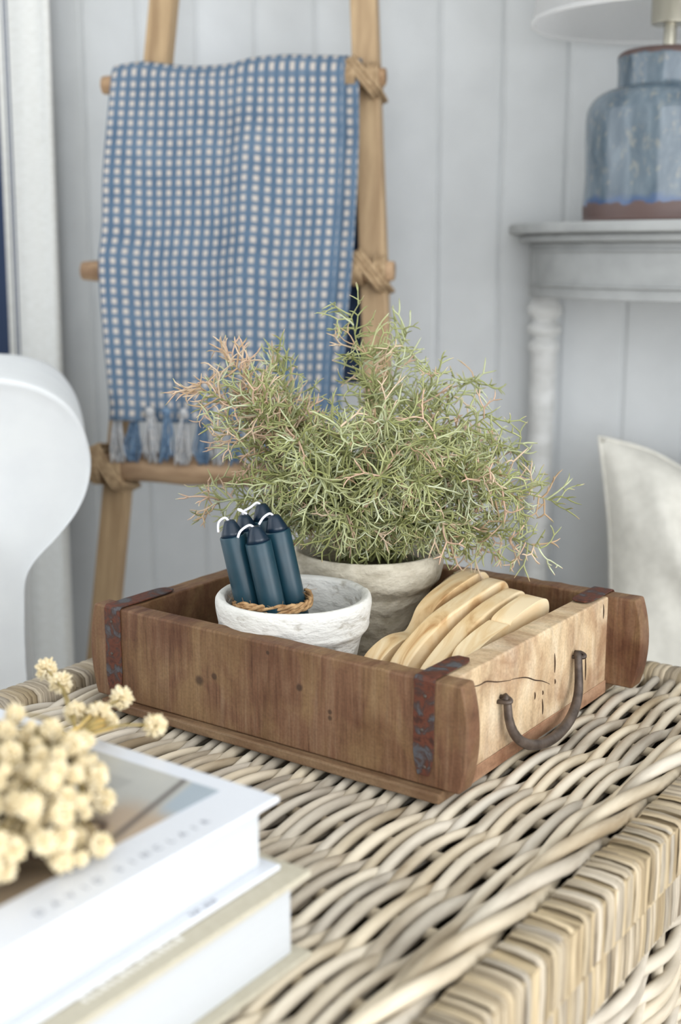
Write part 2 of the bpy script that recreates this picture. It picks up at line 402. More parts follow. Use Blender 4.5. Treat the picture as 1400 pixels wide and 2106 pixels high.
def print_mat():
    # the photograph printed on the book cover: a grey panelled room, a dark table edge, warm wood below
    m, t, b = new_mat('cover_photograph_print', 0.3, 0.4)
    xyz = t.sep(t.coords()); a = xyz[0]; v = xyz[1]      # a: 0 at the right edge, negative inwards; v: 0 at the far edge, negative towards us
    def band(x, lo, hi, soft): 
        return t.math('MULTIPLY', t.math('MULTIPLY', t.math('SUBTRACT', x, lo), 1/soft, clamp=True), t.math('MULTIPLY', t.math('SUBTRACT', hi, x), 1/soft, clamp=True))
    n = t.noise(t.coords(), 16, 3, 0.5, 1.0)
    c = t.ramp(t.math('ADD', t.math('MULTIPLY', v, -2.2), t.math('MULTIPLY', n, 0.25)), [(0.05, lin(184, 184, 178)), (0.25, lin(170, 170, 166)), (0.6, lin(132, 128, 120))])
    pan = t.math('MULTIPLY', band(a, -0.135, -0.048, 0.002), band(v, -0.072, -0.018, 0.002))
    c = t.mix(t.math('MULTIPLY', pan, 0.5), c, lin(150, 150, 148))
    # table edge: dark line leaving the right corner and running inwards
    q = t.math('ADD', t.math('ADD', a, 0.012), t.math('MULTIPLY', t.math('ADD', v, 0.012), -0.35))
    wood = t.math('MULTIPLY', t.math('SUBTRACT', t.math('ADD', a, t.math('MULTIPLY', n, 0.02)), -0.034), 60, clamp=True)
    c = t.mix(t.math('MULTIPLY', wood, t.math('MULTIPLY', t.math('SUBTRACT', -0.03, v), 50, clamp=True)), c, lin(172, 154, 134))
    deep = t.math('MULTIPLY', t.math('SUBTRACT', -0.075, t.math('ADD', v, t.math('MULTIPLY', a, -0.5))), 26, clamp=True)
    c = t.mix(t.math('MULTIPLY', deep, 0.85), c, t.ramp(n, [(0.35, lin(70, 58, 46)), (0.65, lin(120, 106, 88))]))
    line = band(t.math('ADD', a, t.math('MULTIPLY', v, 0.25)), -0.030, -0.0225, 0.003)
    c = t.mix(t.math('MULTIPLY', line, 0.8), c, lin(74, 66, 62))
    # an oval loop lying on the table
    da = t.math('DIVIDE', t.math('ADD', a, 0.026), 0.011); dv = t.math('DIVIDE', t.math('ADD', v, 0.092), 0.023)
    rr = t.math('SQRT', t.math('ADD', t.math('MULTIPLY', da, da), t.math('MULTIPLY', dv, dv)))
    c = t.mix(t.math('MULTIPLY', t.math('MULTIPLY', t.math('SUBTRACT', 1.0, rr), 8, clamp=True), 0.8), c, lin(206, 186, 156))
    c = t.mix(t.math('MULTIPLY', band(rr, 0.8, 1.25, 0.15), 0.9), c, lin(76, 58, 50))
    blue = t.math('MULTIPLY', t.math('SUBTRACT', t.math('ADD', a, t.math('MULTIPLY', v, 0.25)), -0.022), 300, clamp=True)
    blue = t.math('MULTIPLY', blue, t.math('MULTIPLY', t.math('ADD', v, 0.045), 80, clamp=True))
    c = t.mix(blue, c, lin(158, 170, 180))
    t.link(c, b.inputs['Base Color'])
    return m
M['print'] = print_mat()

# ------------------------------------------------------------------ the room
def room():
    fl = MB().box(-2.3, 2.05, -2.15, 2.75, -0.05, 0.0).build('floor', M['floor'], smooth=False); struct(fl)
    ce = MB().box(-2.3, 2.05, -2.15, 2.75, 2.45, 2.5).build('ceiling', M['plaster'], smooth=False); struct(ce)
    # back wall: tongue and groove boards fixed to a backing
    wb = MB()
    wb.add([WW(-2.6, -0.05, 0), WW(2.3, -0.05, 0), WW(2.3, -0.012, 0), WW(-2.6, -0.012, 0), WW(-2.6, -0.05, 2.45), WW(2.3, -0.05, 2.45), WW(2.3, -0.012, 2.45), WW(-2.6, -0.012, 2.45)],
           [(0,3,2,1),(4,5,6,7),(0,1,5,4),(1,2,6,5),(2,3,7,6),(3,0,4,7)])
    wo = wb.build('wall_back', M['wall'], smooth=False); struct(wo)
    p = 0.1008
    prof = [(-p/2 + 0.0002, -0.012), (-p/2 + 0.0002, -0.0024), (-p/2 + 0.0030, -0.0022), (-p/2 + 0.0062, 0.0), (p/2 - 0.0050, 0.0), (p/2 - 0.0022, -0.0022), (p/2 - 0.0002, -0.0024), (p/2 - 0.0002, -0.012)]
    me = MB().prism([(a, -b) for a, b in prof], 0.0, 2.45, 'z').mesh('wall_board', False)
    for k in range(-25, 21):
        o = link_obj('wall_board', me, M['wall'], wo)
        c = WW(0.1597 + p * (k + 0.5), 0, 0)
        o.location = c; o.rotation_euler = (0, 0, WA)
    # left wall, right wall with a wide window opening, rear wall with a window opening
    r = MB()
    r.box(-2.37, -2.3, -2.15, 0.25, 0, 2.45); r.box(-2.37, -2.3, 2.35, 2.75, 0, 2.45)
    r.box(-2.37, -2.3, 0.25, 2.35, 0, 0.2); r.box(-2.37, -2.3, 0.25, 2.35, 2.3, 2.45)
    struct(r.build('wall_left', M['plaster'], smooth=False))
    w = MB()
    for y in (0.25, 1.28, 2.31): w.box(-2.36, -2.32, y, y + 0.04, 0.2, 2.3)
    for z in (0.2, 2.26): w.box(-2.36, -2.32, 0.25, 2.35, z, z + 0.04)
    struct(w.build('fill_window', M['plaster'], smooth=False))  # unseen frame for the added fill, set so light passes behind the armchair
    r = MB()
    r.box(2.05, 2.12, -2.15, -2.0, 0, 2.45); r.box(2.05, 2.12, 0.1, 2.75, 0, 2.45)
    r.box(2.05, 2.12, -2.0, 0.1, 0, 0.06); r.box(2.05, 2.12, -2.0, 0.1, 2.32, 2.45)
    struct(r.build('wall_right', M['plaster'], smooth=False))
    r = MB()
    r.box(-2.3, -1.15, -2.22, -2.15, 0, 2.45); r.box(1.55, 2.05, -2.22, -2.15, 0, 2.45)
    r.box(-1.15, 1.55, -2.22, -2.15, 0, 0.06); r.box(-1.15, 1.55, -2.22, -2.15, 2.35, 2.45)
    struct(r.build('wall_rear', M['plaster'], smooth=False))
    w = MB()
    for y in (-2.0, -0.97, 0.06): w.box(2.07, 2.11, y, y + 0.04, 0.06, 2.32)
    for z in (0.06, 2.28): w.box(2.07, 2.11, -2.0, 0.1, z, z + 0.04)
    struct(w.build('window_1', M['plaster'], smooth=False))
    w = MB()
    for x in (-1.15, 0.18, 1.51): w.box(x, x + 0.04, -2.21, -2.17, 0.06, 2.35)
    for z in (0.06, 2.31): w.box(-1.15, 1.55, -2.21, -2.17, z, z + 0.04)
    struct(w.build('window_2', M['plaster'], smooth=False))
room()

# ------------------------------------------------------------------ woven trunk
def trunk():
    t = thing('wicker_trunk', 'large grey-washed wicker trunk with woven lid and wrapped cane border', 'trunk', (X0, Y0, 0), YAW)
    U0, U1, V0, V1 = -0.095, 0.523, -0.62, 0.403
    Z = TOP
    body = MB().box(U0 + 0.012, U1 - 0.016, V0 + 0.012, V1 - 0.012, 0.0, Z - 0.05).build('body', M['gap_shade'], t, smooth=False)
    lid = MB().box(U0 + 0.02, U1 - 0.02, V0 + 0.02, V1 - 0.02, Z - 0.05, Z - 0.026).build('lid', M['gap_shade'], t, smooth=False)
    SP = 0.088
    V00 = 0.116
    # stakes across
    me = MB().tube([(x, 0, 0) for x in (U0 + 0.03, 0.1, 0.3, U1 - 0.03)], 0.0042, 8).mesh('stake')
    v = V00 - 8 * SP; stakes = []
    while v < V1 - 0.03:
        o = link_obj('stake', me, M['cane_x'], lid); o.location = (0, v, Z - 0.0098); stakes.append(v); v += SP
    # strands
    pitch = 0.00695; u = U0 + 0.046; i = 0
    while u < 0.466:
        ph = PI * (i % 2); rr = rnd.uniform(0.0036, 0.0046); sd = rnd.random() * 50
        pts = []; rad = []
        v = V0 + 0.03
        while v <= V1 - 0.028 + 1e-6:
            c = math.cos(PI * (v - V00) / SP + ph)
            c = math.copysign(abs(c) ** 0.8, c)
            a = 0.0056 + 0.0012 * noise.noise(Vector((sd, v * 9, 0)))
            du = 0.0017 * noise.noise(Vector((sd + 9, v * 7, 1))) + 0.0016 * math.cos(PI * (v - V00) / SP * 0.5 + i)
            z = Z - 0.0102 + a * c
            pts.append((u + du, v, z)); rad.append(rr * (1 + 0.10 * noise.noise(Vector((sd, v * 22, 3)))) )
            v += SP / 10
        MB().tube(pts, rad, 8).build('cane_strand', M['cane'], lid)
        u += pitch + rnd.uniform(-0.0005, 0.0005); i += 1
    # twined strands running beside the border
    for j in range(3):
        pts = []; rad = []; v = V0 + 0.03
        while v <= V1 - 0.028:
            a = 2 * PI * (v / 0.235) + j * 2 * PI / 3
            pts.append((0.4755 + 0.0075 * math.sin(a), v, Z - 0.0048 + 0.0062 * math.cos(a))); rad.append(0.0054)
            v += 0.01
        MB().tube(pts, rad, 9).build('cane_strand', M['cane'], lid)
    # borders: a core, wrapped with flat split cane
    def wrap_mesh(path, width, bulge, name):
        # a flat cane band swept along a 2D path; band width runs along y
        n = len(path); sec = [(-0.5, 0.0), (-0.42, 0.62), (-0.2, 0.95), (0.2, 0.95), (0.42, 0.62), (0.5, 0.0)]
        vs = []; fs = []
        for k, (x, z) in enumerate(path):
            a = Vector(path[max(k-1, 0)]); b = Vector(path[min(k+1, n-1)]); d = (b - a).normalized(); nn = Vector((-d.y, d.x))
            for (y, h) in sec:
                vs.append((x + nn.x * h * bulge, y * width, z + nn.y * h * bulge))
        m = len(sec)
        for k in range(n - 1):
            for q in range(m - 1): fs.append((k*m + q, k*m + q + 1, (k+1)*m + q + 1, (k+1)*m + q))
        mb = MB(); mb.add(vs, fs)
        return mb.mesh(name, True, False)
    def path_r(u_in, u_out, ztop, zin, zbot):
        r = 0.004
        return [(u_in, zin), (u_in + 0.001, ztop - 0.004), (u_in + 0.004, ztop), ((u_in + u_out) / 2, ztop + 0.0008), (u_out - r, ztop), (u_out - r * 0.35, ztop - r * 0.35), (u_out, ztop - r), (u_out + 0.0006, (ztop + zbot) / 2), (u_out, zbot)]
    core = MB().box(0.4905, U1 - 0.002, V0 + 0.01, V1 - 0.002, Z - 0.046, Z - 0.0055).build('border', M['wrap'], t, smooth=False)
    def run(paths, width, v_from, v_to, parent, place, kinds=5):
        mes = [wrap_mesh(paths, width * f, 0.0011, 'cane_wrap') for f in (0.82, 0.92, 1.0, 1.1, 1.22)]
        v = v_from
        while v < v_to:
            k = rnd.randrange(5); w = width * (0.82, 0.92, 1.0, 1.1, 1.22)[k]
            o = link_obj('cane_wrap', mes[k], M['wrap'], parent); place(o, v + w / 2)
            v += w * 1.0
    jit = lambda: rnd.uniform(-0.0006, 0.0006)
    run(path_r(0.4885, U1 - 0.0015, -0.003, -0.018, -0.043), 0.0060, -0.275, V1 - 0.004, core, lambda o, v: (setattr(o, 'location', (jit(), v, Z + jit())), setattr(o, 'rotation_euler', (0, 0, rnd.uniform(-0.07, 0.07)))))
    core2 = MB().box(0.49, U1 - 0.008, V0 + 0.01, V1 - 0.008, Z - 0.092, Z - 0.050).build('lower_border', M['wrap'], t, smooth=False)
    run([(0.502, -0.0475), (0.508, -0.0462), (0.5135, -0.0472), (0.5155, -0.052), (0.516, -0.07), (0.5155, -0.088), (0.512, -0.093)], 0.0060, -0.285, 0.19, core2, lambda o, v: setattr(o, 'location', (jit(), v, Z + jit())))
    # far border (bands run along v): rotate the same band
    core3 = MB().box(U0 + 0.002, U1 - 0.002, V1 - 0.030, V1 - 0.003, Z - 0.046, Z - 0.002).build('far_border', M['wrap'], t, smooth=False)
    pf = [(0.0, -0.014), (0.001, -0.002), (0.006, 0.003), (0.016, 0.0045), (0.026, 0.003), (0.031, -0.003), (0.0325, -0.02), (0.0325, -0.042)]
    run(pf, 0.0125, U0 + 0.004, U1 - 0.004, core3, lambda o, u: (setattr(o, 'location', (u, V1 - 0.0325, Z - 0.001)), setattr(o, 'rotation_euler', (0, 0, R(90)))))
    core4 = MB().box(U0 + 0.002, U0 + 0.034, V0 + 0.01, V1 - 0.002, Z - 0.046, Z - 0.0).build('left_border', M['wrap'], t, smooth=False)
    pl = [(0.0375, -0.012), (0.0365, 0.0), (0.031, 0.0035), (0.018, 0.0045), (0.006, 0.003), (0.0, -0.003), (-0.001, -0.02), (-0.001, -0.042)]
    pl = [(U0 + a, b) for a, b in pl][::-1]
    run(pl, 0.0100, -0.08, V1 - 0.03, core4, lambda o, v: setattr(o, 'location', (0, v, Z)))
    # woven side under the border
    for j in range(14):
        pts = []; rad = []; v = -0.30; sd = rnd.random() * 30
        while v <= V1 - 0.03:
            c = math.cos(PI * v / 0.075 + PI * (j % 2))
            pts.append((U1 - 0.0125 + 0.0065 * c, v, Z - 0.101 - j * 0.0083 + 0.0035 * math.sin(PI * v / 0.15 + j) )); rad.append(0.0052)
            v += 0.0095
        MB().tube(pts, rad, 8).build('cane_strand', M['cane'], body)
    me = MB().tube([(0, 0, 0.02), (0, 0, Z - 0.09)], 0.0045, 8).mesh('side_stake')
    v = -0.30
    while v < V1 - 0.02:
        o = link_obj('side_stake', me, M['cane_x'], body); o.location = (U1 - 0.0125, v, 0); v += 0.075
    return t
trunk()

# ------------------------------------------------------------------ brick-mould tray
def tray():
    t = thing('wooden_tray', 'old brown wooden brick mould tray with rusty corner straps and iron handle', 'tray', TW(0, 0, 0.0005), YAW)
    L, W, th, H, h0 = 0.38, 0.3107, 0.0195, 0.0935, 0.0085
    def plank_outline(u0, u1, bulge, seed):
        pts = []
        n = 14
        for k in range(n + 1):      # right end, bottom to top
            a = k / n; w = h0 + (H - h0) * a
            pts.append((u1 - 0.006 + (0.006 + bulge) * math.sin(PI * (0.12 + 0.76 * a)) ** 0.75, w))
        for k in range(1, 40):      # top edge
            a = k / 40; u = u1 - 0.004 - (u1 - u0 - 0.008) * a
            pts.append((u, H + 0.0009 * noise.noise(Vector((u * 60, seed, 0))) - 0.0004))
        for k in range(n + 1):
            a = 1 - k / n; w = h0 + (H - h0) * a
            pts.append((u0 + 0.006 - (0.006 + bulge) * math.sin(PI * (0.12 + 0.76 * a)) ** 0.75, w))
        return pts
    MB().prism(plank_outline(0, L, 0.0065, 1), 0, th).build('front_plank', M['plank'], t, True, 0.0022, 2)
    o = MB().prism(plank_outline(-0.006, L + 0.013, 0.008, 5), W - th, W).build('back_plank', M['plank'], t, True, 0.0022, 2)
    uL0, uL1, uR0, uR1 = 0.0125, 0.034, 0.3445, 0.3670
    def end_outline(seed):
        a = [(th - 0.001, 0.0085), (W - th + 0.001, 0.0085)]
        for k in range(31):
            v = W - th + 0.001 - (W - 2*th + 0.002) * k / 30
            a.append((v, H - 0.001 + 0.0008 * noise.noise(Vector((v * 50, seed, 3)))))
        return a
    MB().prism(end_outline(2), uL0, uL1, 'x').build('left_end_panel', M['plank'], t, True, 0.0018, 2)
    pe = MB().prism(end_outline(9), uR0, uR1, 'x').build('right_end_panel', M['plank_end'], t, True, 0.0018, 2)
    pe['label'] = 'pale scrubbed end panel with cracks'
    MB().box(uL0, uR1 + 0.0002, -0.0075, W + 0.006, 0.0, 0.0085).build('base_board', M['plank_base'], t, False, 0.0016, 2)
    # reddish batten along the foot of the end panel
    MB().box(uR1, uR1 + 0.0012, th + 0.0005, W - th - 0.0005, 0.0, 0.0125).build('foot_batten', M['batten'], t, False, 0.0005, 1)
    # cracks and slits in the pale panel
    def slit(pts, w):
        mb = MB(); k = len(pts)
        path = catmull([(uR1 + 0.00005, a, b) for a, b in pts], 4)
        mb.tube(path, [w * (0.35 + 0.65 * math.sin(PI * i / (len(path) - 1))) for i in range(len(path))], 6)
        mb.build('crack', M['slit'], pe)
    slit([(0.033, 0.0805), (0.050, 0.0775), (0.0615, 0.0772), (0.080, 0.0715), (0.102, 0.0665)], 0.0006)
    slit([(0.102, 0.0670), (0.119, 0.0637), (0.132, 0.0600), (0.1458, 0.0539), (0.160, 0.049), (0.174, 0.0423)], 0.00055)
    for a in ([(0.1812, 0.0677), (0.1826, 0.050)], [(0.1605, 0.0405), (0.1608, 0.0365)], [(0.1605, 0.033), (0.1618, 0.019)], [(0.2444, 0.0506), (0.2468, 0.0247)], [(0.1458, 0.0435), (0.146, 0.037)], [(0.280, 0.088), (0.281, 0.074)], [(0.1835, 0.044), (0.184, 0.0395)]):
        slit([a[0], ((a[0][0] + a[1][0]) / 2 + 0.0004, (a[0][1] + a[1][1]) / 2), a[1]], 0.0009)
    # straps: bent flat iron, down the plank, over its top edge and along the end panel
    def strap(u0, u1, front, ve, wlow, nails=True):
        e = 0.0013; mb = MB()
        um = (u0 + u1) / 2
        # centre line in (v, w): low on the outer face -> over the top -> along the panel top
        vf = -0.0002 if front else W + 0.0002; sg = 1 if front else -1
        line = [(vf, wlow)] + [(vf, wlow + (H - wlow) * k / 8) for k in range(1, 8)] + [(vf, H - 0.0015), (vf + sg * 0.0015, H + 0.0003)] + [(vf + sg * (0.0015 + (ve - 0.0015) * k / 10), H + 0.0003) for k in range(1, 11)]
        n = len(line); vs = []; fs = []
        for k, (v, w) in enumerate(line):
            a = Vector(line[max(k-1, 0)]); b = Vector(line[min(k+1, n-1)]); d = (b - a).normalized(); nn = Vector((-d.y, d.x)) * sg
            f = 0.55 if k in (0, n - 1) else (0.9 if k in (1, n - 2) else 1.0)
            hw = (u1 - u0) / 2 * f + 0.0006 * noise.noise(Vector((k * 0.7, u0 * 50, 2)))
            for (du, o_) in ((-hw, 0), (-hw, e), (hw, e), (hw, 0)):
                vs.append((um + du, v + nn.x * o_, w + nn.y * o_))
        for k in range(n - 1):
            for q in range(4): fs.append((k*4 + q, k*4 + (q+1) % 4, (k+1)*4 + (q+1) % 4, (k+1)*4 + q))
        fs += [(3, 2, 1, 0), ((n-1)*4, (n-1)*4+1, (n-1)*4+2, (n-1)*4+3)]
        mb.add(vs, fs)
        s = mb.build('corner_strap', M['rust'], t, True, 0.0004, 1)
        if front:
            for w in (H - 0.013, (H + wlow) / 2 - 0.002, wlow + 0.007):
                MB().lathe([(0.0016, 0), (0.0015, 0.0006), (0.0008, 0.0011)], 8).build('nail', M['iron'], s, True)
                nl = s.children[-1]; nl.location = (um + rnd.uniform(-0.002, 0.002), -0.0014, w); nl.rotation_euler = (R(90), 0, 0)
        return s
    strap(0.0145, 0.0335, True, 0.074, 0.012)
    strap(0.3400, 0.3580, True, 0.058, 0.0175)
    strap(0.3440, 0.3640, False, 0.056, 0.030)
    strap(0.0135, 0.0320, False, 0.060, 0.030)
    # iron bail handle hung from two staples
    va, vb, ww = 0.083, 0.220, 0.0555
    hb = []
    for k in range(25):
        a = k / 24; x = math.cos(PI * a)
        v = (va + vb) / 2 - 0.0035 - (vb - va - 0.006) / 2 * x
        drop = 0.0515 * (math.sin(PI * a) ** 0.62)
        hb.append((uR1 + 0.006 + 0.010 * math.sin(PI * a), v + 0.003, ww - drop + 0.001))
    hb = [(uR1 + 0.004, va + 0.0004, ww + 0.004)] + hb + [(uR1 + 0.004, vb - 0.002, ww + 0.004)]
    MB().tube(hb, [0.0033 + 0.0014 * math.sin(PI * k / (len(hb) - 1)) for k in range(len(hb))], 10).build('handle', M['iron'], t)
    for v in (va, vb):
        p = [(uR1 - 0.003, v + 0.0022, ww + 0.002), (uR1 + 0.006, v + 0.0022, ww + 0.003)]
        p += [(uR1 + 0.006 + 0.0045 * math.sin(a), v + 0.0022 * math.cos(a), ww + 0.003 - 0.003 * math.sin(a / 2)) for a in [PI * k / 8 for k in range(1, 8)]]
        p += [(uR1 + 0.006, v - 0.0022, ww), (uR1 - 0.003, v - 0.0022, ww - 0.001)]
        MB().tube(p, 0.0019, 8).build('staple', M['iron'], t)
    return t
tray()

# ------------------------------------------------------------------ pots
def pot_profile(h, rt, rb, wall, band, lip):
    return [(0.001, 0), (rb * 0.6, 0), (rb, 0.001), (rb + (rt - rb) * 0.30 - 0.003, h * 0.30), (rb + (rt - rb) * 0.62 - 0.003, h * 0.62),
            (rt - lip - 0.0035, h - band - 0.002), (rt - 0.0025, h - band + 0.003), (rt - 0.001, h - band * 0.5), (rt - 0.0005, h - 0.006), (rt - 0.0018, h - 0.0015), (rt - wall * 0.45, h),
            (rt - wall * 0.9, h - 0.002), (rt - wall - 0.0005, h - 0.008), (rt - wall - 0.004, h * 0.65), (rb - wall * 0.3, h * 0.2), (rb - wall, 0.010), (0.001, 0.009)]
def refine(prof, n=5):
    out = catmull([(a, b, 0) for a, b in prof], n)
    return [(max(p.x, 0.0005), p.y) for p in out]
pot = MB().lathe(refine(pot_profile(0.1025, 0.0685, 0.0505, 0.0095, 0.026, -0.0005)), 72, wob=0.0011, wobs=45, seed=1).build('clay_pot', M['pot_white'])
pot.location = TW(0.166, 0.079, 0.0095)
tag(pot, 'small whitewashed clay pot holding the blue candles', 'pot')

plant = thing('potted_plant', 'wispy sage green faux fern in a grey clay pot', 'plant', TW(0.145, 0.226, 0.0095))
pp = MB().lathe(refine(pot_profile(0.1125, 0.0735, 0.044, 0.0085, 0.028, 0.0015)), 72, wob=0.0014, wobs=40, seed=4).build('pot', M['pot_grey'], plant)
pp['label'] = 'rough grey clay pot'
MB().lathe([(0.0645, 0.090), (0.05, 0.098), (0.02, 0.103), (0.001, 0.104)], 24, wob=0.002, wobs=60).build('moss_fill', M['soil'], plant)

def fern():
    base = plant.location
    G = [lin(*c) for c in ((156, 160, 108), (172, 176, 126), (142, 146, 92), (186, 192, 150), (196, 202, 170), (160, 166, 114), (176, 180, 134), (150, 154, 104))]
    PK = [lin(*c) for c in ((206, 176, 152), (192, 164, 132), (212, 190, 164))]
    tips = [(-.104,1.16,.723,1),(-.133,1.14,.705,1),(-.065,1.2,.717,.6),(-.114,1.12,.667,.7),(-.124,1.15,.589,.4),(-.077,1.1,.692,.4),(.009,1.2,.768,.1),(.064,1.22,.748,.1),
            (.027,1.18,.732,.1),(.128,1.2,.708,.5),(.089,1.15,.717,.2),(.140,1.12,.680,.4),(.171,1.16,.643,.2),(.200,1.12,.600,.6),(.185,1.1,.559,.5),(.142,1.05,.622,.2),(0,1.07,.592,.1),
            (.051,1.085,.584,.1),(-.035,1.1,.588,.1),(.095,1.09,.582,.2),(.135,1.12,.559,.3),(-.042,1.06,.667,.1),(0,1.04,.678,.1),(.042,1.06,.684,.1),(.082,1.04,.67,.2),(-.025,1.04,.637,.1),
            (.033,1.03,.639,.1),(.074,1.04,.628,.1),(-.06,1.08,.621,.1),(-.09,1.14,.628,.3),(.113,1.1,.635,.2),(.073,1.25,.678,.1),(.138,1.25,.639,.3),(-.069,1.25,.659,.2),
            (.03,1.15,.66,.1),(-.03,1.13,.65,.2),(.08,1.13,.65,.1),(-.055,1.15,.672,.5),(.11,1.15,.665,.3),(.155,1.13,.62,.3),(-.085,1.12,.70,.6),(.0,1.1,.61,.1),(.06,1.09,.61,.1),(-.07,1.13,.585,.2),(-.02,1.105,.580,.1),(.005,1.10,.578,.1),(.03,1.10,.577,.1),(.068,1.105,.577,.1),(.115,1.12,.566,.2),(-.045,1.12,.580,.1),(.15,1.14,.59,.3),(-.09,1.17,.69,.6),(-.075,1.13,.68,.4)]
    r = random.Random(21)
    def rv(s): return Vector((r.gauss(0, s), r.gauss(0, s), r.gauss(0, s)))
    for (x, y, z, pk) in tips:
        loose = (z > 0.695 and x > -0.03) or (z > 0.66 and x > 0.10) or (x > 0.16)
        tip = Vector((x, y, z)) - base
        p0 = Vector((r.uniform(-0.03, 0.03), r.uniform(-0.03, 0.02), 0.098))
        out = Vector((tip.x, tip.y, 0))
        mid = p0.lerp(tip, 0.5) + Vector((0, 0, 0.035)) - out * 0.12 + rv(0.008)
        if z < 0.63: mid.z = max(mid.z, tip.z + 0.03, 0.13)
        path = []
        N = 16
        for k in range(N + 1):
            a = k / N
            path.append(p0 * (1-a)**2 + mid * 2*a*(1-a) + tip * a*a + rv(0.0012))
        stem = MB(); stem.tube(path, [0.0017 * (1 - 0.7 * k / N) for k in range(N + 1)], 5, col=[G[2]] * (N + 1))
        so = stem.build('fern_stem', M['foliage'], plant, fix=False)
        fo = MB()
        length = (tip - p0).length
        def twig(p, d, ln, depth, rad, col, tcol):
            seg = 3; pts = [p]; dd = d.normalized(); curl = rv(0.36)
            for k in range(seg):
                dd = (dd + curl * 0.45 + rv(0.10)).normalized()
                pts.append(pts[-1] + dd * ln / seg)
            e = rad * 0.75 if depth else rad * 0.35
            cs = [col] * seg + [col if depth else tcol]
            fo.tube(pts, [rad, rad * 0.95, rad * 0.85, e], 4, cap=False, col=cs)
            if depth:
                ax = dd.cross(rv(1)).normalized()
                for sgn in (-1, 1):
                    nd = (dd + ax * sgn * r.uniform(0.45, 0.85)).normalized()
                    twig(pts[-1], nd, ln * r.uniform(0.55, 0.9), depth - 1, rad * 0.85, col, tcol)
                if r.random() < 0.5:
                    twig(pts[1], (dd - ax * r.uniform(0.6, 1.0)).normalized(), ln * 0.6, 0, rad * 0.8, col, tcol)
        nt = int((56 + length * 220) * (0.5 if loose else 1.0))
        for k in range(nt):
            a0_ = 0.42 if loose else 0.22
            a = a0_ + (1 - a0_) * (k + r.random()) / nt
            i = min(int(a * N), N - 1); p = path[i].lerp(path[i + 1], a * N - i)
            t = (path[i + 1] - path[i]).normalized()
            side = t.cross(rv(1)).normalized()
            d = t * r.uniform(0.2, 0.9) + side
            pink = r.random() < pk * (0.25 + 0.65 * a) * 0.8
            col = r.choice(PK) if pink else r.choice(G)
            tc = r.choice(PK) if r.random() < 0.25 + 0.4 * pk else r.choice(G)
            twig(p, d, r.uniform(0.014, 0.025) * (1.0 - 0.15 * a), r.choice((1, 1, 2)), r.uniform(0.00075, 0.0011), col, tc)
        f = fo.build('foliage', M['foliage'], so, fix=False)
        f['kind'] = 'stuff'
fern()

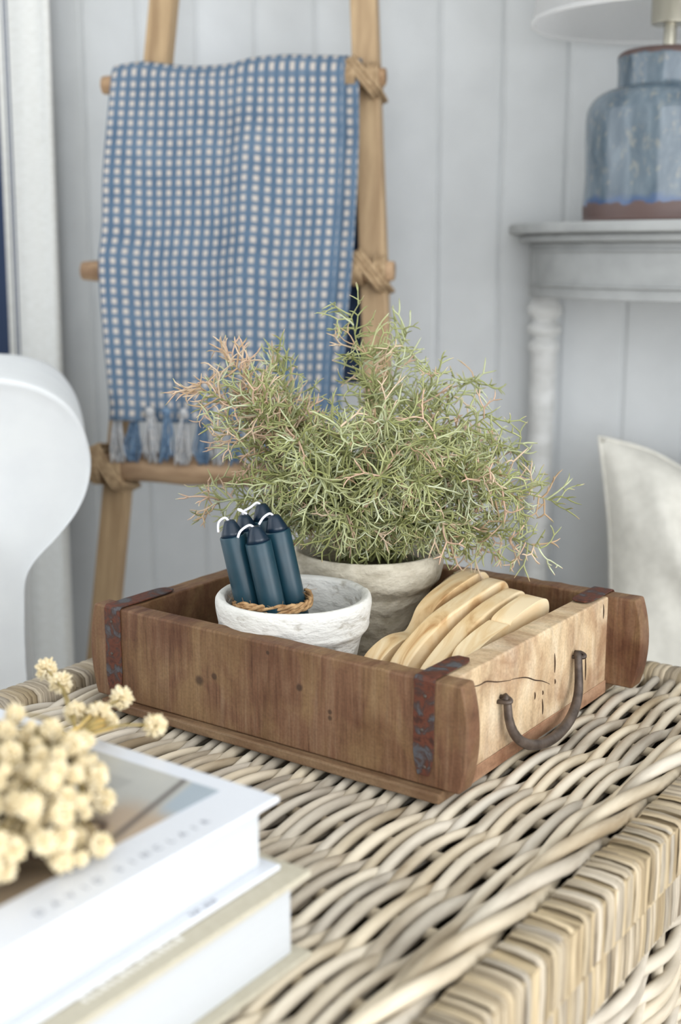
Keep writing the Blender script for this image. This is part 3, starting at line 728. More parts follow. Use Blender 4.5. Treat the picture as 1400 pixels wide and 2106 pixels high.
# ------------------------------------------------------------------ candles and twine
def candles():
    specs = [(-0.0955, 1.045, 0.598, 'leftmost blue candle of the tied bundle, wick bent to the left'),
             (-0.0730, 1.034, 0.595, 'front middle blue candle of the tied bundle, white wick bent left'),
             (-0.0575, 1.0525, 0.601, 'rightmost blue candle of the tied bundle in the white pot'),
             (-0.0850, 1.068, 0.598, 'blue candle at the back left of the bundle, mostly hidden'),
             (-0.0700, 1.0755, 0.606, 'blue candle at the back of the bundle, only its tip shows')]
    ln = 0.150; rad = 0.0113
    tilt = math.atan(0.205)
    # body and tip share one mesh each
    body = MB().lathe([(0.001, 0), (rad - 0.001, 0), (rad, 0.001), (rad, ln - 0.0145), (rad - 0.0004, ln - 0.0138), (rad - 0.0016, ln - 0.0136)], 32, wob=0.00015, wobs=60).mesh('candle_body')
    tipm = MB().lathe([(rad - 0.0012, ln - 0.0138), (rad - 0.0026, ln - 0.010), (rad - 0.0056, ln - 0.003), (rad - 0.0070, ln - 0.0005), (0.0015, ln + 0.0003), (0.0005, ln)], 24).mesh('candle_tip')
    body.materials.append(M['wax']); tipm.materials.append(M['wax_tip'])
    bends = [((-0.003, -0.001, 0.003), (-0.009, -0.002, 0.000), (-0.011, -0.003, -0.008)),
             ((-0.004, -0.001, 0.002), (-0.012, -0.003, -0.001), (-0.0155, -0.004, -0.006)),
             ((-0.003, -0.001, 0.002), (-0.009, -0.003, 0.0), (-0.014, -0.004, -0.005)),
             ((0.0, -0.002, 0.004), (-0.003, -0.004, 0.006), (0.004, -0.006, 0.001)),
             ((-0.003, -0.001, 0.002), (-0.010, -0.003, -0.001), (-0.0165, -0.004, -0.003))]
    for (x, y, z, lab), bd in zip(specs, bends):
        top = Vector((x, y, z)); ax = Vector((-math.sin(tilt), 0, math.cos(tilt)))
        b = top - ax * ln
        t = thing('candle', lab, 'candle', b, 0, 'tied blue candles'); t.rotation_euler = (0, -tilt, 0)
        link_obj('candle_body', body, None, t); link_obj('candle_tip', tipm, None, t)
        pts = [(0, 0, ln - 0.002)] + [(a, c, ln + d) for a, c, d in bd]
        MB().tube(catmull(pts, 5), 0.0011, 6).build('wick', M['wick'], t)
    # twine: two-ply jute wound three times round the bundle
    cx, cy, cz = -0.0595, 1.0540, 0.523
    pts = []
    rx, ry = 0.0325, 0.0290
    NN = 260
    for k in range(NN):
        a = 2 * PI * 3.0 * k / NN + 0.6
        f = 1 + 0.03 * math.sin(k * 0.11)
        sx = math.copysign(abs(math.cos(a)) ** 0.8, math.cos(a)); sy = math.copysign(abs(math.sin(a)) ** 0.8, math.sin(a))
        pts.append(Vector((cx + rx * f * sx, cy + ry * f * sy, cz + 0.0032 * (3.0 * k / NN - 1.5) + 0.0015 * math.sin(a * 1.3) + 0.02 * rx * f * sx)))
    mb = MB()
    for ply in (0, 1):
        q = []
        for k, p in enumerate(pts):
            tt = (pts[min(k+1, NN-1)] - pts[max(k-1, 0)]).normalized(); up = Vector((0, 0, 1)); bi = tt.cross(up).normalized(); up = bi.cross(tt)
            a = k * 0.75 + ply * PI
            q.append(p + (up * math.sin(a) + bi * math.cos(a)) * 0.0013)
        mb.tube(q, 0.0016, 6)
    # loose fibres
    for k in range(60):
        p = pts[rnd.randrange(NN)]
        d = Vector((rnd.gauss(0, 1), rnd.gauss(0, 1) - 0.3, abs(rnd.gauss(0, 1)))).normalized()
        mb.tube([p, p + d * 0.004, p + d * 0.007 + Vector((rnd.gauss(0, 0.002), 0, 0.001))], 0.00016, 3)
    o = mb.build('jute_twine', M['jute'])
    tag(o, 'jute twine wound around the blue candle bundle', 'twine')
candles()

# ------------------------------------------------------------------ wooden hearts
def hearts():
    def heart(label, u, outline, thick, lean, turn=0.0):
        pts = [(p.x, p.y) for p in catmull([(a, b, 0) for a, b in outline], 6, True)]
        v0 = sum(p[0] for p in pts) / len(pts); w0 = min(p[1] for p in pts)
        o = MB().prism([(a - v0, b - w0) for a, b in pts], -thick / 2, thick / 2, 'x').build('wooden_heart', M['heart'], None, True, 0.0022, 3)
        o.location = TW(u, v0, w0); o.rotation_euler = (0, lean, YAW + turn)
        tag(o, label, 'wooden heart', 'wooden hearts in the tray')
    bot = lambda v: (v, 0.0105)
    heart('pale wooden heart standing nearest the grey pot, cleft in its top edge', 0.2440,
          [(0.076, 0.055), (0.081, 0.0665), (0.092, 0.0725), (0.108, 0.0765), (0.122, 0.0770), (0.136, 0.0752), (0.146, 0.0745), (0.154, 0.0805), (0.164, 0.0925), (0.185, 0.1010), (0.215, 0.1065), (0.245, 0.1095), (0.259, 0.106), (0.266, 0.095), (0.255, 0.070), (0.215, 0.035), (0.175, 0.0115), (0.165, 0.0105), (0.13, 0.022), (0.09, 0.040)], 0.0175, 0.05)
    heart('second wooden heart from the grey pot, smooth rounded top edge', 0.2685,
          [(0.078, 0.055), (0.083, 0.068), (0.105, 0.081), (0.14, 0.0935), (0.175, 0.0995), (0.21, 0.1035), (0.238, 0.1060), (0.252, 0.103), (0.258, 0.092), (0.245, 0.066), (0.205, 0.030), (0.17, 0.0108), (0.158, 0.0105), (0.12, 0.024), (0.09, 0.040)], 0.0175, 0.06)
    heart('third wooden heart from the grey pot, slightly greyer and lower', 0.2925,
          [(0.086, 0.052), (0.091, 0.064), (0.115, 0.077), (0.15, 0.0895), (0.185, 0.0975), (0.215, 0.1005), (0.235, 0.1015), (0.246, 0.097), (0.25, 0.086), (0.238, 0.064), (0.20, 0.030), (0.17, 0.0108), (0.158, 0.0105), (0.125, 0.022), (0.095, 0.038)], 0.0160, 0.06)
    heart('wooden heart beside the pale end panel, sharp cleft across its top', 0.3180,
          [(0.098, 0.058), (0.101, 0.076), (0.110, 0.0835), (0.130, 0.0885), (0.150, 0.0915), (0.1635, 0.0925), (0.1655, 0.0865), (0.1675, 0.0940), (0.185, 0.0985), (0.206, 0.1010), (0.225, 0.1015), (0.237, 0.0965), (0.240, 0.084), (0.230, 0.064), (0.20, 0.032), (0.178, 0.0108), (0.168, 0.0105), (0.135, 0.024), (0.106, 0.040)], 0.0190, 0.06)
    heart('small wooden heart behind the first, only its far tip showing', 0.2250,
          [(0.19, 0.045), (0.195, 0.070), (0.21, 0.086), (0.235, 0.096), (0.258, 0.1000), (0.272, 0.0985), (0.280, 0.088), (0.274, 0.060), (0.252, 0.025), (0.238, 0.0105), (0.228, 0.0105), (0.206, 0.025)], 0.0130, 0.03)
hearts()

# ------------------------------------------------------------------ books
def text_mesh(body, size, name, extrude=0.0002, spacing=1.0):
    c = bpy.data.curves.new(name, 'FONT'); c.body = body; c.size = size; c.extrude = extrude; c.space_character = spacing
    c.align_x = 'LEFT'
    o = bpy.data.objects.new(name, c); COL.objects.link(o)
    dg = bpy.context.evaluated_depsgraph_get(); me = bpy.data.meshes.new_from_object(o.evaluated_get(dg))
    bpy.data.objects.remove(o); bpy.data.curves.remove(c)
    return me
def book(label, u1, v1, z0, z1, wu, lv, cover, boards, inset, name='book'):
    t = thing(name, label, 'book', TW(u1, v1, z0), YAW, 'stacked coffee table books')
    H = z1 - z0
    MB().box(-wu, 0, -lv, 0, H - boards, H).build('front_cover', cover, t, False, 0.0007, 2)
    MB().box(-wu, 0, -lv, 0, 0, boards).build('back_cover', cover, t, False, 0.0007, 2)
    MB().box(-wu - 0.002, -wu + 0.003, -lv, 0, 0, H).build('spine', cover, t, False, 0.001, 2)
    MB().box(-wu + 0.003, -inset, -lv + inset, -inset, boards + 0.0001, H - boards - 0.0001).build('page_block', M['page'], t, False, 0.0008, 2)
    return t
b2 = book('beige covered book under the white one', 0.4115, -0.2245, 0.0008, 0.0555, 0.27, 0.335, M['cover_beige'], 0.0036, 0.0085)
b1 = book('white book with an interior photograph on its cover, top of the stack', 0.3970, -0.2345, 0.0560, 0.1010, 0.262, 0.33, M['cover_white'], 0.0032, 0.0085)
pr = MB().box(-0.228, 0, -0.29, 0, 0, 0.0003).build('cover_photograph', M['print'], b1, False); pr.location = (-0.0325, -0.0145, 0.0450)
pr['label'] = 'printed photograph of a grey room with a table'
# the lettering, spaced wide along the right edge of the cover
verts = []; faces = []; k = 0; y = 0.0
for ch in 'DAVID SINCLAIR':
    if ch != ' ':
        cm = text_mesh(ch, 0.0066, 'letter', 0.0001)
        cx = sum(v.co.x for v in cm.vertices) / len(cm.vertices)
        verts += [(v.co.x - cx + y, v.co.y, v.co.z) for v in cm.vertices]; faces += [tuple(i + k for i in p.vertices) for p in cm.polygons]; k = len(verts)
        bpy.data.meshes.remove(cm)
    y += 0.0093 if ch != ' ' else 0.0042
me = bpy.data.meshes.new('cover_lettering'); me.from_pydata(verts, [], faces)
tx = link_obj('cover_lettering', me, M['ink'], b1); tx.rotation_euler = (0, 0, R(90)); tx.location = (-0.0105, -0.1645, 0.0452)
# tiny lettering on the projecting back board and on the beige cover (too small to read in the photograph)
mb = MB(); x = 0
for k in range(7):
    if k == 3: x += 0.0025
    mb.box(x, x + 0.0016, 0, 0.0034 - 0.001 * (k % 2), 0, 0.0002); x += 0.0026
e1 = mb.build('edge_lettering', M['ink'], b1, False); e1.rotation_euler = (0, 0, R(90)); e1.location = (-0.0022, -0.072, 0.0032)
mb = MB(); x = 0
for k in range(16):
    mb.box(x, x + 0.0022, 0, 0.0046 - 0.0012 * (k % 3), 0, 0.0002); x += 0.0044
e2 = mb.build('edge_lettering', M['ink_white'], b2, False); e2.rotation_euler = (0, 0, R(90)); e2.location = (-0.0100, -0.165, 0.0547)

# ------------------------------------------------------------------ dried flowers lying on the top book
def flowers():
    r = random.Random(5)
    tie = TW(0.262, -0.262, 0.112)
    t = thing('dried_flower_bunch', 'bunch of cream dried flowers lying on the white book', 'flowers', tie)
    heads = []
    for seed in range(4):
        mb = MB()
        for q in range(150):                      # papery petals radiating from the middle
            zq = 1 - 2 * (q + 0.5) / 150; aq = q * 2.39996 + seed
            d = Vector((math.sqrt(1 - zq*zq) * math.cos(aq), math.sqrt(1 - zq*zq) * math.sin(aq), zq)) + Vector((r.gauss(0, .1), r.gauss(0, .1), r.gauss(0, .1)))
            d.normalize(); L_ = r.uniform(0.82, 1.12)
            mb.tube([d * 0.25, d * L_ * 0.72, (d * L_ + Vector((r.gauss(0, .06), r.gauss(0, .06), r.gauss(0, .06))))], [0.05, 0.155, 0.07], 5)
        me = mb.mesh('flower_head'); me.materials.append(M['petal'])
        heads.append(me)
    def head(p, rad):
        o = link_obj('flower_head', r.choice(heads), None, t); o.location = Vector(p) - tie
        o.scale = (rad, rad, rad * r.uniform(0.85, 1.05)); o.rotation_euler = (r.random() * 6, r.random() * 6, r.random() * 6)
    def stem(a, b, rad, mat='twig', sag=0.0):
        a = Vector(a) - tie; b = Vector(b) - tie
        m = a.lerp(b, 0.5) + Vector((0, 0, sag)) + Vector((r.gauss(0, .003), r.gauss(0, .003), 0))
        MB().tube(catmull([a, m, b], 5), rad, 5).build('stem', M[mat], t)
    # loose heads beyond the cut stems
    outer = [(TW(.150,-.187,.114), .0082), (TW(.180,-.201,.114), .0082), (TW(.233,-.196,.113), .0078), (TW(.283,-.216,.1115), .0076), (TW(.235,-.238,.116), .0078),
             (TW(.250,-.231,.116), .0086), (TW(.262,-.232,.114), .0040), (TW(.232,-.226,.112), .0034)]
    for p, rad in outer:
        head(p, rad); stem(tie + Vector((0, 0, 0.002)), p, 0.0008, 'twig', 0.004)
    # straw-coloured cut stems
    for k in range(8):
        a = TW(0.266 + r.uniform(-.006, .006), -0.285 + r.uniform(-.01, .01), 0.112 + r.uniform(0, .006))
        b = TW(0.258 + r.uniform(-.014, .010), -0.226 + r.uniform(-.010, .006), 0.110 + r.uniform(0, .007))
        stem(a, b, 0.0011, 'straw')
    # the dense head of the bunch
    placed = []
    c0 = Vector((-0.180, 0.597, 0.553)); rr = (0.060, 0.062, 0.034)
    tries = 0
    while len(placed) < 210 and tries < 14000:
        tries += 1
        d = Vector((r.gauss(0, 1), r.gauss(0, 1), r.gauss(0, 1))).normalized() * (r.random() ** 0.4)
        p = c0 + Vector((d.x * rr[0], d.y * rr[1], d.z * rr[2]))
        if p.z < TOP + 0.1085: continue
        rad = r.choice((0.0030, 0.0040, 0.0052, 0.0060, 0.0066))
        if all((p - q).length > (rad + s) * 0.78 for q, s in placed):
            placed.append((p, rad)); head(p, rad)
    for p, rad in [(TW(.337,-.313,.112), .0070), (TW(.311,-.297,.114), .0064), (TW(.367,-.370,.110), .0066), (TW(.371,-.348,.1105), .0064), (TW(.358,-.352,.112), .0058), (TW(.372,-.362,.109), .0042)]:
        placed.append((p, rad)); head(p, rad)
    for p, rad in placed:
        stem(tie + Vector((r.uniform(-.004, .004), -0.01, 0.003)), p, 0.0007, 'twig', 0.003)
flowers()

# ------------------------------------------------------------------ ladder with throw
TH = math.atan(0.39 / 1.75); CT = math.cos(TH)
def ladder_frame(name, label, cat):
    o = thing(name, label, cat)
    o.matrix_world = Matrix.Translation(W0 + WN * 0.42) @ Matrix.Rotation(WA, 4, 'Z') @ Matrix.Rotation(-TH, 4, 'X')
    return o
def ladder():
    t = ladder_frame('blanket_ladder', 'rustic wooden blanket ladder leaning on the white boarded wall', 'ladder')
    T = lambda z: z / CT
    sl = lambda z: -0.302 + 0.0485 * z
    sr = lambda z: 0.1735 - 0.0885 * z
    for f in (sl, sr):
        mb = MB(); hw = 0.0195; vs = []; fs = []
        n = 14
        for k in range(n + 1):
            z = 0.005 + 1.74 * k / n; s = f(z)
            for (a, b) in ((-hw, 0.0), (hw, 0.0), (hw, 0.030), (-hw, 0.030)): vs.append((s + a, b, T(z)))
        for k in range(n):
            for q in range(4): fs.append((k*4 + q, k*4 + (q+1) % 4, (k+1)*4 + (q+1) % 4, (k+1)*4 + q))
        fs += [(0, 3, 2, 1), (n*4, n*4+1, n*4+2, n*4+3)]
        mb.add(vs, fs).build('rail', M['ladder'], t, False, 0.003, 2)
    rungs = [(1.60, -0.27, 0.10, 0.0135), (1.335, -0.29, 0.105, 0.014), (1.066, -0.3226, 0.1115, 0.0150), (0.7925, -0.3395, 0.1380, 0.0160), (0.503, -0.352, 0.190, 0.0215), (0.10, -0.36, 0.215, 0.021)]
    for i, (z, a, b, rad) in enumerate(rungs):
        pts = []; rd = []
        for k in range(21):
            q = k / 20; s = a + (b - a) * q
            pts.append((s, -rad * 0.95 + 0.002 * noise.noise(Vector((s * 14, i * 5, 0))), T(z) + 0.003 * noise.noise(Vector((s * 11, i * 5, 7)))))
            rd.append(rad * (1 + 0.12 * noise.noise(Vector((s * 16, i * 3, 2)))) * (0.86 if k in (0, 20) else 1))
        MB().tube(pts, rd, 14).build('rung', M['rung'], t)
        for f in (sl, sr):
            s = f(z); mb = MB()
            # rope turns: three round the rung beside the rail, two crossing over the rail
            for sd in (-1, 1):
                pts = []
                for k in range(73):
                    a2 = 2 * PI * 3.0 * k / 72
                    pts.append((s + sd * (0.008 + 0.0085 * 2 * k / 72), -rad * 0.95 + (rad + 0.0030) * math.cos(a2) * 1.03, T(z) + (rad + 0.0030) * math.sin(a2)))
                mb.tube(pts, 0.0034, 6)
            for q in (-1, 0, 1):
                pts = []
                for k in range(40):
                    a2 = 2 * PI * k / 40
                    x = math.cos(a2); y = math.sin(a2)
                    pts.append((s - x * 0.0205 + q * 0.0058, (-rad * 0.95 - (rad + 0.0040) * (1 - 0.25 * x * x)) if y < -0.2 else (0.034 if y > 0.2 else y * 0.1), T(z) + x * (rad + 0.008) + q * 0.003))
                mb.tube(pts, 0.0034, 6, closed=True)
            mb.build('rope_lashing', M['rope'], t)
    return t
ladder()

def throw():
    t = ladder_frame('throw_blanket', 'blue and cream waffle check throw hung over the ladder rung', 'blanket')
    T = lambda z: z / CT
    ztop = T(1.066); yr = -0.0142
    def edgeL(tz): 
        k = min(max((ztop - tz) / (ztop - T(0.585)), 0), 1)
        return -0.300 + 0.006 * k + 0.030 * max(k - 0.55, 0) / 0.45 + 0.010 * math.exp(-((k - 0.45) / 0.12) ** 2) * 0.6
    def edgeR(tz, extra):
        k = min(max((ztop - tz) / (ztop - T(0.585)), 0), 1)
        return 0.056 + 0.004 * math.sin(k * 5) + 0.010 * k + extra
    FL = ztop + 0.018 - T(0.585)
    def surf(layer, extra, uoff):
        lift = 0.026
        NU, NV = (90, 110) if layer == 0 else (24, 110)
        verts = []; uvs = []
        back = 0.12
        arc = PI * (lift - 0.004)
        tot = back + arc + FL
        for j in range(NV + 1):
            l = tot * j / NV
            for i in range(NU + 1):
                ae = i / NU if layer == 0 else 0.8 + 0.255 * i / NU
                a = min(ae, 1.0)
                if l < back:
                    y = yr + lift - 0.004; tz = ztop - (back - l)
                elif l < back + arc:
                    q = (l - back) / arc * PI
                    y = yr + (lift - 0.004) * math.cos(q); tz = ztop + (lift - 0.004) * math.sin(q) * 1.25
                else:
                    q = l - back - arc
                    y = yr - (lift - 0.004) ; tz = ztop - q
                    k = min(q / FL, 1)
                    # rests on the second and lower rungs
                    y -= 0.010 * min(k * 2.5, 1) + 0.008 * k
                s0 = edgeL(tz); s1 = edgeR(tz, extra)
                s = s0 + (s1 - s0) * ae
                k = min(max((ztop - tz) / FL, 0), 1) if l >= back + arc * 0.5 else 0
                w = (0.0085 * math.sin(a * 10.5 + 0.8 + 1.2 * k) + 0.006 * math.sin(a * 21 - k * 2 + 2) * (0.4 + k)) * min(0.25 + k * 2.2, 1)
                w += 0.008 * math.exp(-((a - 0.40 - 0.12 * k) / 0.075) ** 2) * math.exp(-((k - 0.22) / 0.22) ** 2)
                w += 0.008 * math.exp(-((a - 0.58 - 0.10 * k) / 0.06) ** 2) * math.exp(-((k - 0.28) / 0.3) ** 2)
                w -= 0.008 * math.exp(-((a - 0.50) / 0.07) ** 2) * math.exp(-((k - 0.15) / 0.15) ** 2)
                if l >= back + arc * 0.5: y -= max(w, -0.006)
                if layer: y += 0.005 if l >= back + arc * 0.5 else -0.004; tz -= 0.003 if back <= l < back + arc else 0
                if back <= l < back + arc: tz += 0.006 * math.sin(a * 8.5 + 1.5) + (0.006 * max(a - 0.85, 0) / 0.15) + (-0.008 * max(0.12 - a, 0) / 0.12)
                verts.append((s, y, tz)); uvs.append((ae * 0.3485 + uoff, l))
        mb = MB(); fs = [(j*(NU+1) + i, j*(NU+1) + i + 1, (j+1)*(NU+1) + i + 1, (j+1)*(NU+1) + i) for j in range(NV) for i in range(NU)]
        mb.add(verts, fs); me = mb.mesh('cloth', True, False)
        ul = me.uv_layers.new(name='UVMap')
        for lp in me.loops: ul.data[lp.index].uv = uvs[lp.vertex_index]
        return me
    a = link_obj('cloth', surf(0, 0.0, 0.0), M['throw'], t)
    sm = a.modifiers.new('thick', 'SOLIDIFY'); sm.thickness = 0.0022
    b = link_obj('under_layer', surf(1, 0.0, -0.0223), M['throw'], t)
    # the back fall between cloth and rail, its shade put into the colour
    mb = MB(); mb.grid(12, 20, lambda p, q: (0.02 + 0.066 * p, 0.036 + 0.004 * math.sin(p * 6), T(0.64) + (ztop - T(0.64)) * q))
    o = mb.build('back_fall', M['throw_shaded'], t); o.modifiers.new('thick', 'SOLIDIFY').thickness = 0.002
    o['label'] = 'back of the throw with its shade painted in navy'
    # tassels
    r = random.Random(3); mes = []
    for s in range(4):
        mb = MB()
        kn = [(0.0, 0, 0.006), (0.0, -0.001, 0.002), (0, -0.001, -0.004), (0, 0, -0.008)]
        mb.tube(catmull(kn, 3), [0.0035, 0.005, 0.0065, 0.007, 0.0075, 0.007, 0.0065, 0.0055, 0.005, 0.0045], 8)
        for k in range(24):
            a0 = r.uniform(0, 6.28); q = r.uniform(0.0005, 0.0065); sp = r.uniform(0.6, 2.2); L = r.uniform(0.052, 0.070)
            x, y = q * math.cos(a0), q * math.sin(a0) * 0.6
            pts = [(x, y, -0.006), (x * sp + r.gauss(0, .001), y * sp, -0.006 - L * 0.35), (x * sp * 1.5 + r.gauss(0, .002), y * sp * 1.3, -0.006 - L * 0.7), (x * sp * 1.4 + r.gauss(0, .0035), y * sp, -0.006 - L)]
            mb.tube(catmull(pts, 3), 0.0016, 5)
        mes.append(mb.mesh('tassel'))
    n = 13; zb = T(0.585)
    for k in range(n):
        me = mes[k % 4].copy() if k % 3 == 1 else mes[k % 4]
        o = bpy.data.objects.new('tassel', mes[k % 4] if k % 3 else me); COL.objects.link(o); o.parent = t
        if not o.data.materials: o.data.materials.append(M['throw_plain'] if k % 2 else M['throw_pale'])
        s = edgeL(zb) + 0.008 + (edgeR(zb, 0) - edgeL(zb) - 0.016) * k / (n - 1)
        o.location = (s, yr - 0.042 + 0.004 * math.sin(k * 1.7), zb - 0.003); o.rotation_euler = (TH * 0.6, r.uniform(-0.1, 0.1), r.uniform(-1, 1) * 0.4)
throw()

# ------------------------------------------------------------------ console table and lamp
def console():
    cs = 0.64; a_, d_ = 0.355, 0.37        # half width along the wall, depth
    t = thing('console_table', 'pale grey painted half-moon console table under the lamp', 'table', WW(cs, 0.0, 0), WA)
    def arc(a, d, n=40, back=0.012):
        return [(a * math.cos(PI * k / n), -back - (d - back) * math.sin(PI * k / n) ** 0.9) for k in range(n + 1)]
    MB().prism(arc(a_ + 0.006, d_ + 0.006), 0.848, 0.8635, 'z').build('table_top', M['console'], t, True, 0.004, 3)
    MB().prism(arc(a_ - 0.010, d_ - 0.012), 0.836, 0.848, 'z').build('top_moulding', M['console'], t, True, 0.004, 3)
    MB().prism(arc(a_ - 0.030, d_ - 0.030), 0.757, 0.836, 'z').build('apron', M['console'], t, True, 0.0015, 2)
    # raised bead lines on the apron
    for z in (0.8245, 0.775):
        p = [(x, y, z) for x, y in arc(a_ - 0.029, d_ - 0.029)]
        MB().tube(p, 0.0028, 6).build('bead', M['console'], t)
    # corner block and turned legs
    prof = [(0.0205, 0.757), (0.0215, 0.745), (0.0275, 0.738), (0.0275, 0.726), (0.0185, 0.720), (0.0185, 0.714), (0.0270, 0.708), (0.0270, 0.698), (0.0180, 0.692), (0.0180, 0.687), (0.0250, 0.681), (0.0250, 0.672), (0.0205, 0.667), (0.0205, 0.60), (0.0185, 0.3), (0.0155, 0.05), (0.0165, 0.03), (0.014, 0.0)]
    me = MB().lathe([(0.001, 0.757)] + prof + [(0.001, 0)], 28, closed=False).mesh('leg')
    bl = MB().box(-0.026, 0.026, -0.026, 0.026, 0.7565, 0.836).mesh('corner_block', False)
    for (x, y) in ((-a_ + 0.054, -0.042), (a_ - 0.054, -0.042), (-0.16, -d_ + 0.075), (0.16, -d_ + 0.075)):
        if abs(x) < 0.2: continue
        o = link_obj('leg', me, M['console_leg'], t); o.location = (x, y, 0)
        o = link_obj('corner_block', bl, M['console'], t); o.location = (x - math.copysign(0.002, x), y, 0)
        o.modifiers.new('bevel', 'BEVEL').width = 0.002
    o = link_obj('leg', me, M['console_leg'], t); o.location = (0.22, -d_ + 0.09, 0)
console()

def lamp():
    base = WW(0.505, 0.222, 0.8635)
    t = thing('table_lamp', 'blue grey glazed ceramic jar lamp with white drum shade on the console', 'lamp', base)
    prof = [(0.001, 0), (0.1025, 0), (0.1055, 0.004), (0.1065, 0.02), (0.1050, 0.06), (0.1065, 0.10), (0.1070, 0.135), (0.1045, 0.150), (0.0965, 0.163), (0.082, 0.172), (0.0700, 0.1755), (0.0672, 0.180), (0.0672, 0.205), (0.0682, 0.214), (0.064, 0.221), (0.050, 0.2245), (0.001, 0.226)]
    MB().lathe(refine(prof, 4), 64, wob=0.0012, wobs=14, seed=2).build('jar_base', M['glaze'], t)
    MB().lathe([(0.001, 0.222), (0.0085, 0.222), (0.0085, 0.258), (0.001, 0.258)], 20).build('stem', M['steel'], t, True, 0.001)
    MB().lathe([(0.001, 0.257), (0.0255, 0.257), (0.0258, 0.259), (0.0258, 0.330), (0.001, 0.330)], 28).build('socket', M['steel'], t, True, 0.001)
    rb, rt, z0, z1 = 0.183, 0.150, 0.262, 0.502
    s = MB().lathe([(rb, z0), (rt, z1), (rt - 0.0015, z1), (rb - 0.0015, z0)], 72, closed=False)
    k = len(s.v) // 4
    s.f += [(3*k + q, 3*k + (q+1) % k, (q+1) % k, q) for q in range(k)]
    so = s.build('shade', M['shade'], t)
    for r_, z in ((rb, z0), (rt, z1)):
        MB().tube([(r_ * math.cos(2*PI*q/64), r_ * math.sin(2*PI*q/64), z) for q in range(64)], 0.0032, 6, closed=True).build('shade_trim', M['shade'], so)
    for a in range(3):
        MB().tube([(0.02 * math.cos(a*2.09), 0.02 * math.sin(a*2.09), 0.33), (rb * 0.93 * math.cos(a*2.09), rb * 0.93 * math.sin(a*2.09), 0.34)], 0.0015, 6).build('shade_carrier', M['steel'], so)
lamp()

# ------------------------------------------------------------------ cushion on the floor by the console
def cushion():
    t = thing('cushion', 'cream linen cushion standing on the floor under the console table', 'cushion', WW(0.0, 0, 0) * 0 + Vector((0.6185, 1.735, 0.0)), WA * 0.2)
    W2, H = 0.235, 0.56
    n = 40
    def side(sg):
        def fn(a, b):
            x = (a * 2 - 1); z = b * 2 - 1
            # sides bow inwards, corners stick out
            wx = W2 * (1 - 0.075 * (1 - z * z) ** 1.0 ) * x
            wz = H / 2 * (1 - 0.12 * (1 - x * x)) * z
            if z > 0: wz -= (0.026 * math.exp(-((x + 0.40) / 0.22) ** 2) - 0.014 * math.exp(-((x + 0.05) / 0.16) ** 2)) * z ** 3
            if z > 0.5 and x < 0: wx -= 0.006 * math.exp(-((x + 1) / 0.15) ** 2) * (z - 0.5) * 2
            th = 0.085 * ((1 - x ** 4) * (1 - z ** 4)) ** 0.55 
            cr = 0.024 * noise.noise(Vector((x * 2.2, z * 2.6, sg * 3))) + 0.022 * noise.noise(Vector((x * 5 + z * 3, z * 2.0 - x, sg * 5 + 2)))
            edge = (1 - x ** 6) * (1 - z ** 6)
            return (wx, sg * (th + cr * edge) , wz + H / 2 + 0.0)
        return fn
    mb = MB(); mb.grid(n, n, side(-1)); mb.grid(n, n, side(1))
    o = mb.build('cushion_cover', M['pillow'], t, fix=False)
    # seam flange round the edge
    pts = []
    f = side(0)
    per = [(k / n, 0) for k in range(n)] + [(1, k / n) for k in range(n)] + [(1 - k / n, 1) for k in range(n)] + [(0, 1 - k / n) for k in range(n)]
    for a, b in per:
        p = f(a, b); pts.append((p[0], 0, p[2]))
    MB().tube(pts, 0.0030, 6, closed=True).build('seam_piping', M['pillow'], t)
    t.rotation_euler = (R(-10), 0, WA * 0.4)
cushion()

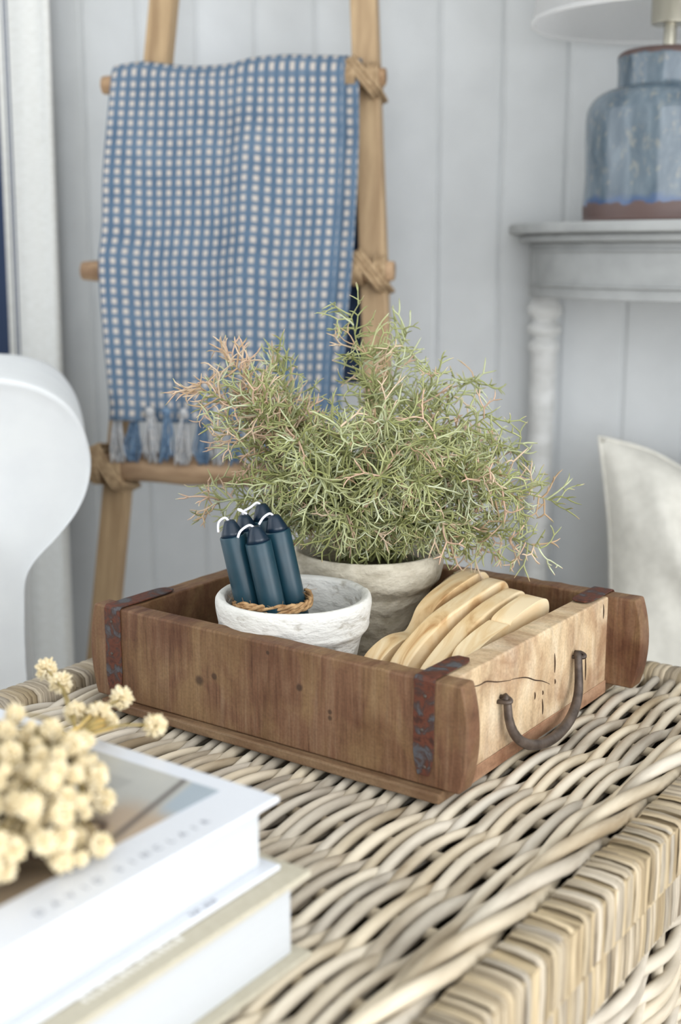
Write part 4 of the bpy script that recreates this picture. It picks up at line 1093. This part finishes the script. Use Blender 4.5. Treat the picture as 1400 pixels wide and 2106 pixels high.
# ------------------------------------------------------------------ armchair at the left
def armchair():
    ang = R(13)
    o0 = Vector((-0.392, 1.44, 0))
    t = thing('armchair', 'white slipcovered armchair with rolled arm at the left edge', 'armchair', o0, ang)
    # scroll profile of the arm front (x, z) relative to the arm centre line
    right = [(0.011, 0.0), (0.011, 0.30), (0.013, 0.40), (0.017, 0.437), (0.030, 0.463), (0.056, 0.490), (0.080, 0.520), (0.094, 0.552), (0.0985, 0.585), (0.092, 0.620), (0.075, 0.648), (0.048, 0.668), (0.012, 0.679)]
    left = [(-0.03, 0.681), (-0.07, 0.670), (-0.095, 0.640), (-0.100, 0.600), (-0.098, 0.45), (-0.097, 0.0)]
    prof = catmull([(a, b, 0) for a, b in right + left], 5)
    mb = MB(); N = len(prof); cx, cz = 0.0, 0.50
    rings = [(0.012, 0.90, 0.016), (0.003, 0.962, 0.006), (0.0, 0.982, 0.003), (0.004, 0.994, 0.001), (0.014, 1.0, 0.0), (0.10, 1.0, 0.0), (0.25, 1.0, 0.0), (0.33, 1.0, 0.0), (0.37, 0.99, 0.0), (0.38, 0.95, 0.0)]
    vs = []
    for (d, k, ins) in rings:
        for p in prof:
            x = cx + (p.x - cx) * k; z = p.y if p.y < 0.44 else 0.44 + (p.y - 0.44) * k
            w = 0.0035 * noise.noise(Vector((p.x * 9, d * 6, p.y * 9))) + 0.002 * noise.noise(Vector((p.x * 25, d * 18, p.y * 20)))
            if p.y < 0.02: w = 0
            vs.append((x + w, d + w * 0.5, z + w * 0.3 if z > 0.02 else z))
    fs = []
    for k in range(len(rings) - 1):
        for q in range(N - 1): fs.append((k*N + q, k*N + q + 1, (k+1)*N + q + 1, (k+1)*N + q))
    fs.append(tuple(range(N))); fs.append(tuple((len(rings)-1)*N + q for q in range(N - 1, -1, -1)))
    mb.add(vs, fs); o = mb.build('arm', M['sofa'], t)
    # far arm, seat, back (mostly beyond the frame)
    a2 = link_obj('arm', o.data, M['sofa'], t); a2.location = (-0.78, 0, 0); a2.scale = (-1, 1, 1)
    MB().box(-0.69, -0.10, 0.03, 0.46, 0.0, 0.30).build('seat_base', M['sofa'], t, True, 0.02, 3)
    MB().box(-0.685, -0.102, 0.01, 0.44, 0.302, 0.44).build('seat_cushion', M['sofa'], t, True, 0.045, 4)
    MB().box(-0.68, -0.115, 0.34, 0.44, 0.442, 0.70).build('back_cushion', M['sofa'], t, True, 0.045, 4)
armchair()

# ------------------------------------------------------------------ striped curtain
def curtain():
    t = thing('curtain', 'white linen curtain with navy stripes hanging behind the armchair', 'curtain', WW(-0.455, 0.034, 0), WA)
    NU, NV = 150, 40; verts = []; uvs = []
    for j in range(NV + 1):
        z = 0.01 + 2.20 * j / NV
        for i in range(NU + 1):
            a = i / NU * 0.75
            g = 1 - z / 2.2
            flare = -0.012 - 0.022 * g
            x = -a * 0.80 + 0.008 * math.sin(a * 38) + flare
            y = -0.015 * math.sin(a * 38 + 0.7 + 0.25 * math.sin(z * 1.2)) * (0.6 + 0.5 * g) - 0.004 * math.sin(a * 90 + z)
            verts.append((x, y, z)); uvs.append((a + 0.004 * math.sin(z * 2.2) - 0.016 * g, z))
    mb = MB(); mb.add(verts, [(j*(NU+1) + i, j*(NU+1) + i + 1, (j+1)*(NU+1) + i + 1, (j+1)*(NU+1) + i) for j in range(NV) for i in range(NU)])
    me = mb.mesh('drape', True, False); ul = me.uv_layers.new(name='UVMap')
    for lp in me.loops: ul.data[lp.index].uv = uvs[lp.vertex_index]
    o = link_obj('drape', me, M['curtain'], t); o.modifiers.new('thick', 'SOLIDIFY').thickness = 0.002
    MB().tube([(0.05, 0, 2.24), (-0.75, 0, 2.24)], 0.012, 12).build('curtain_pole', M['steel'], t)
curtain()
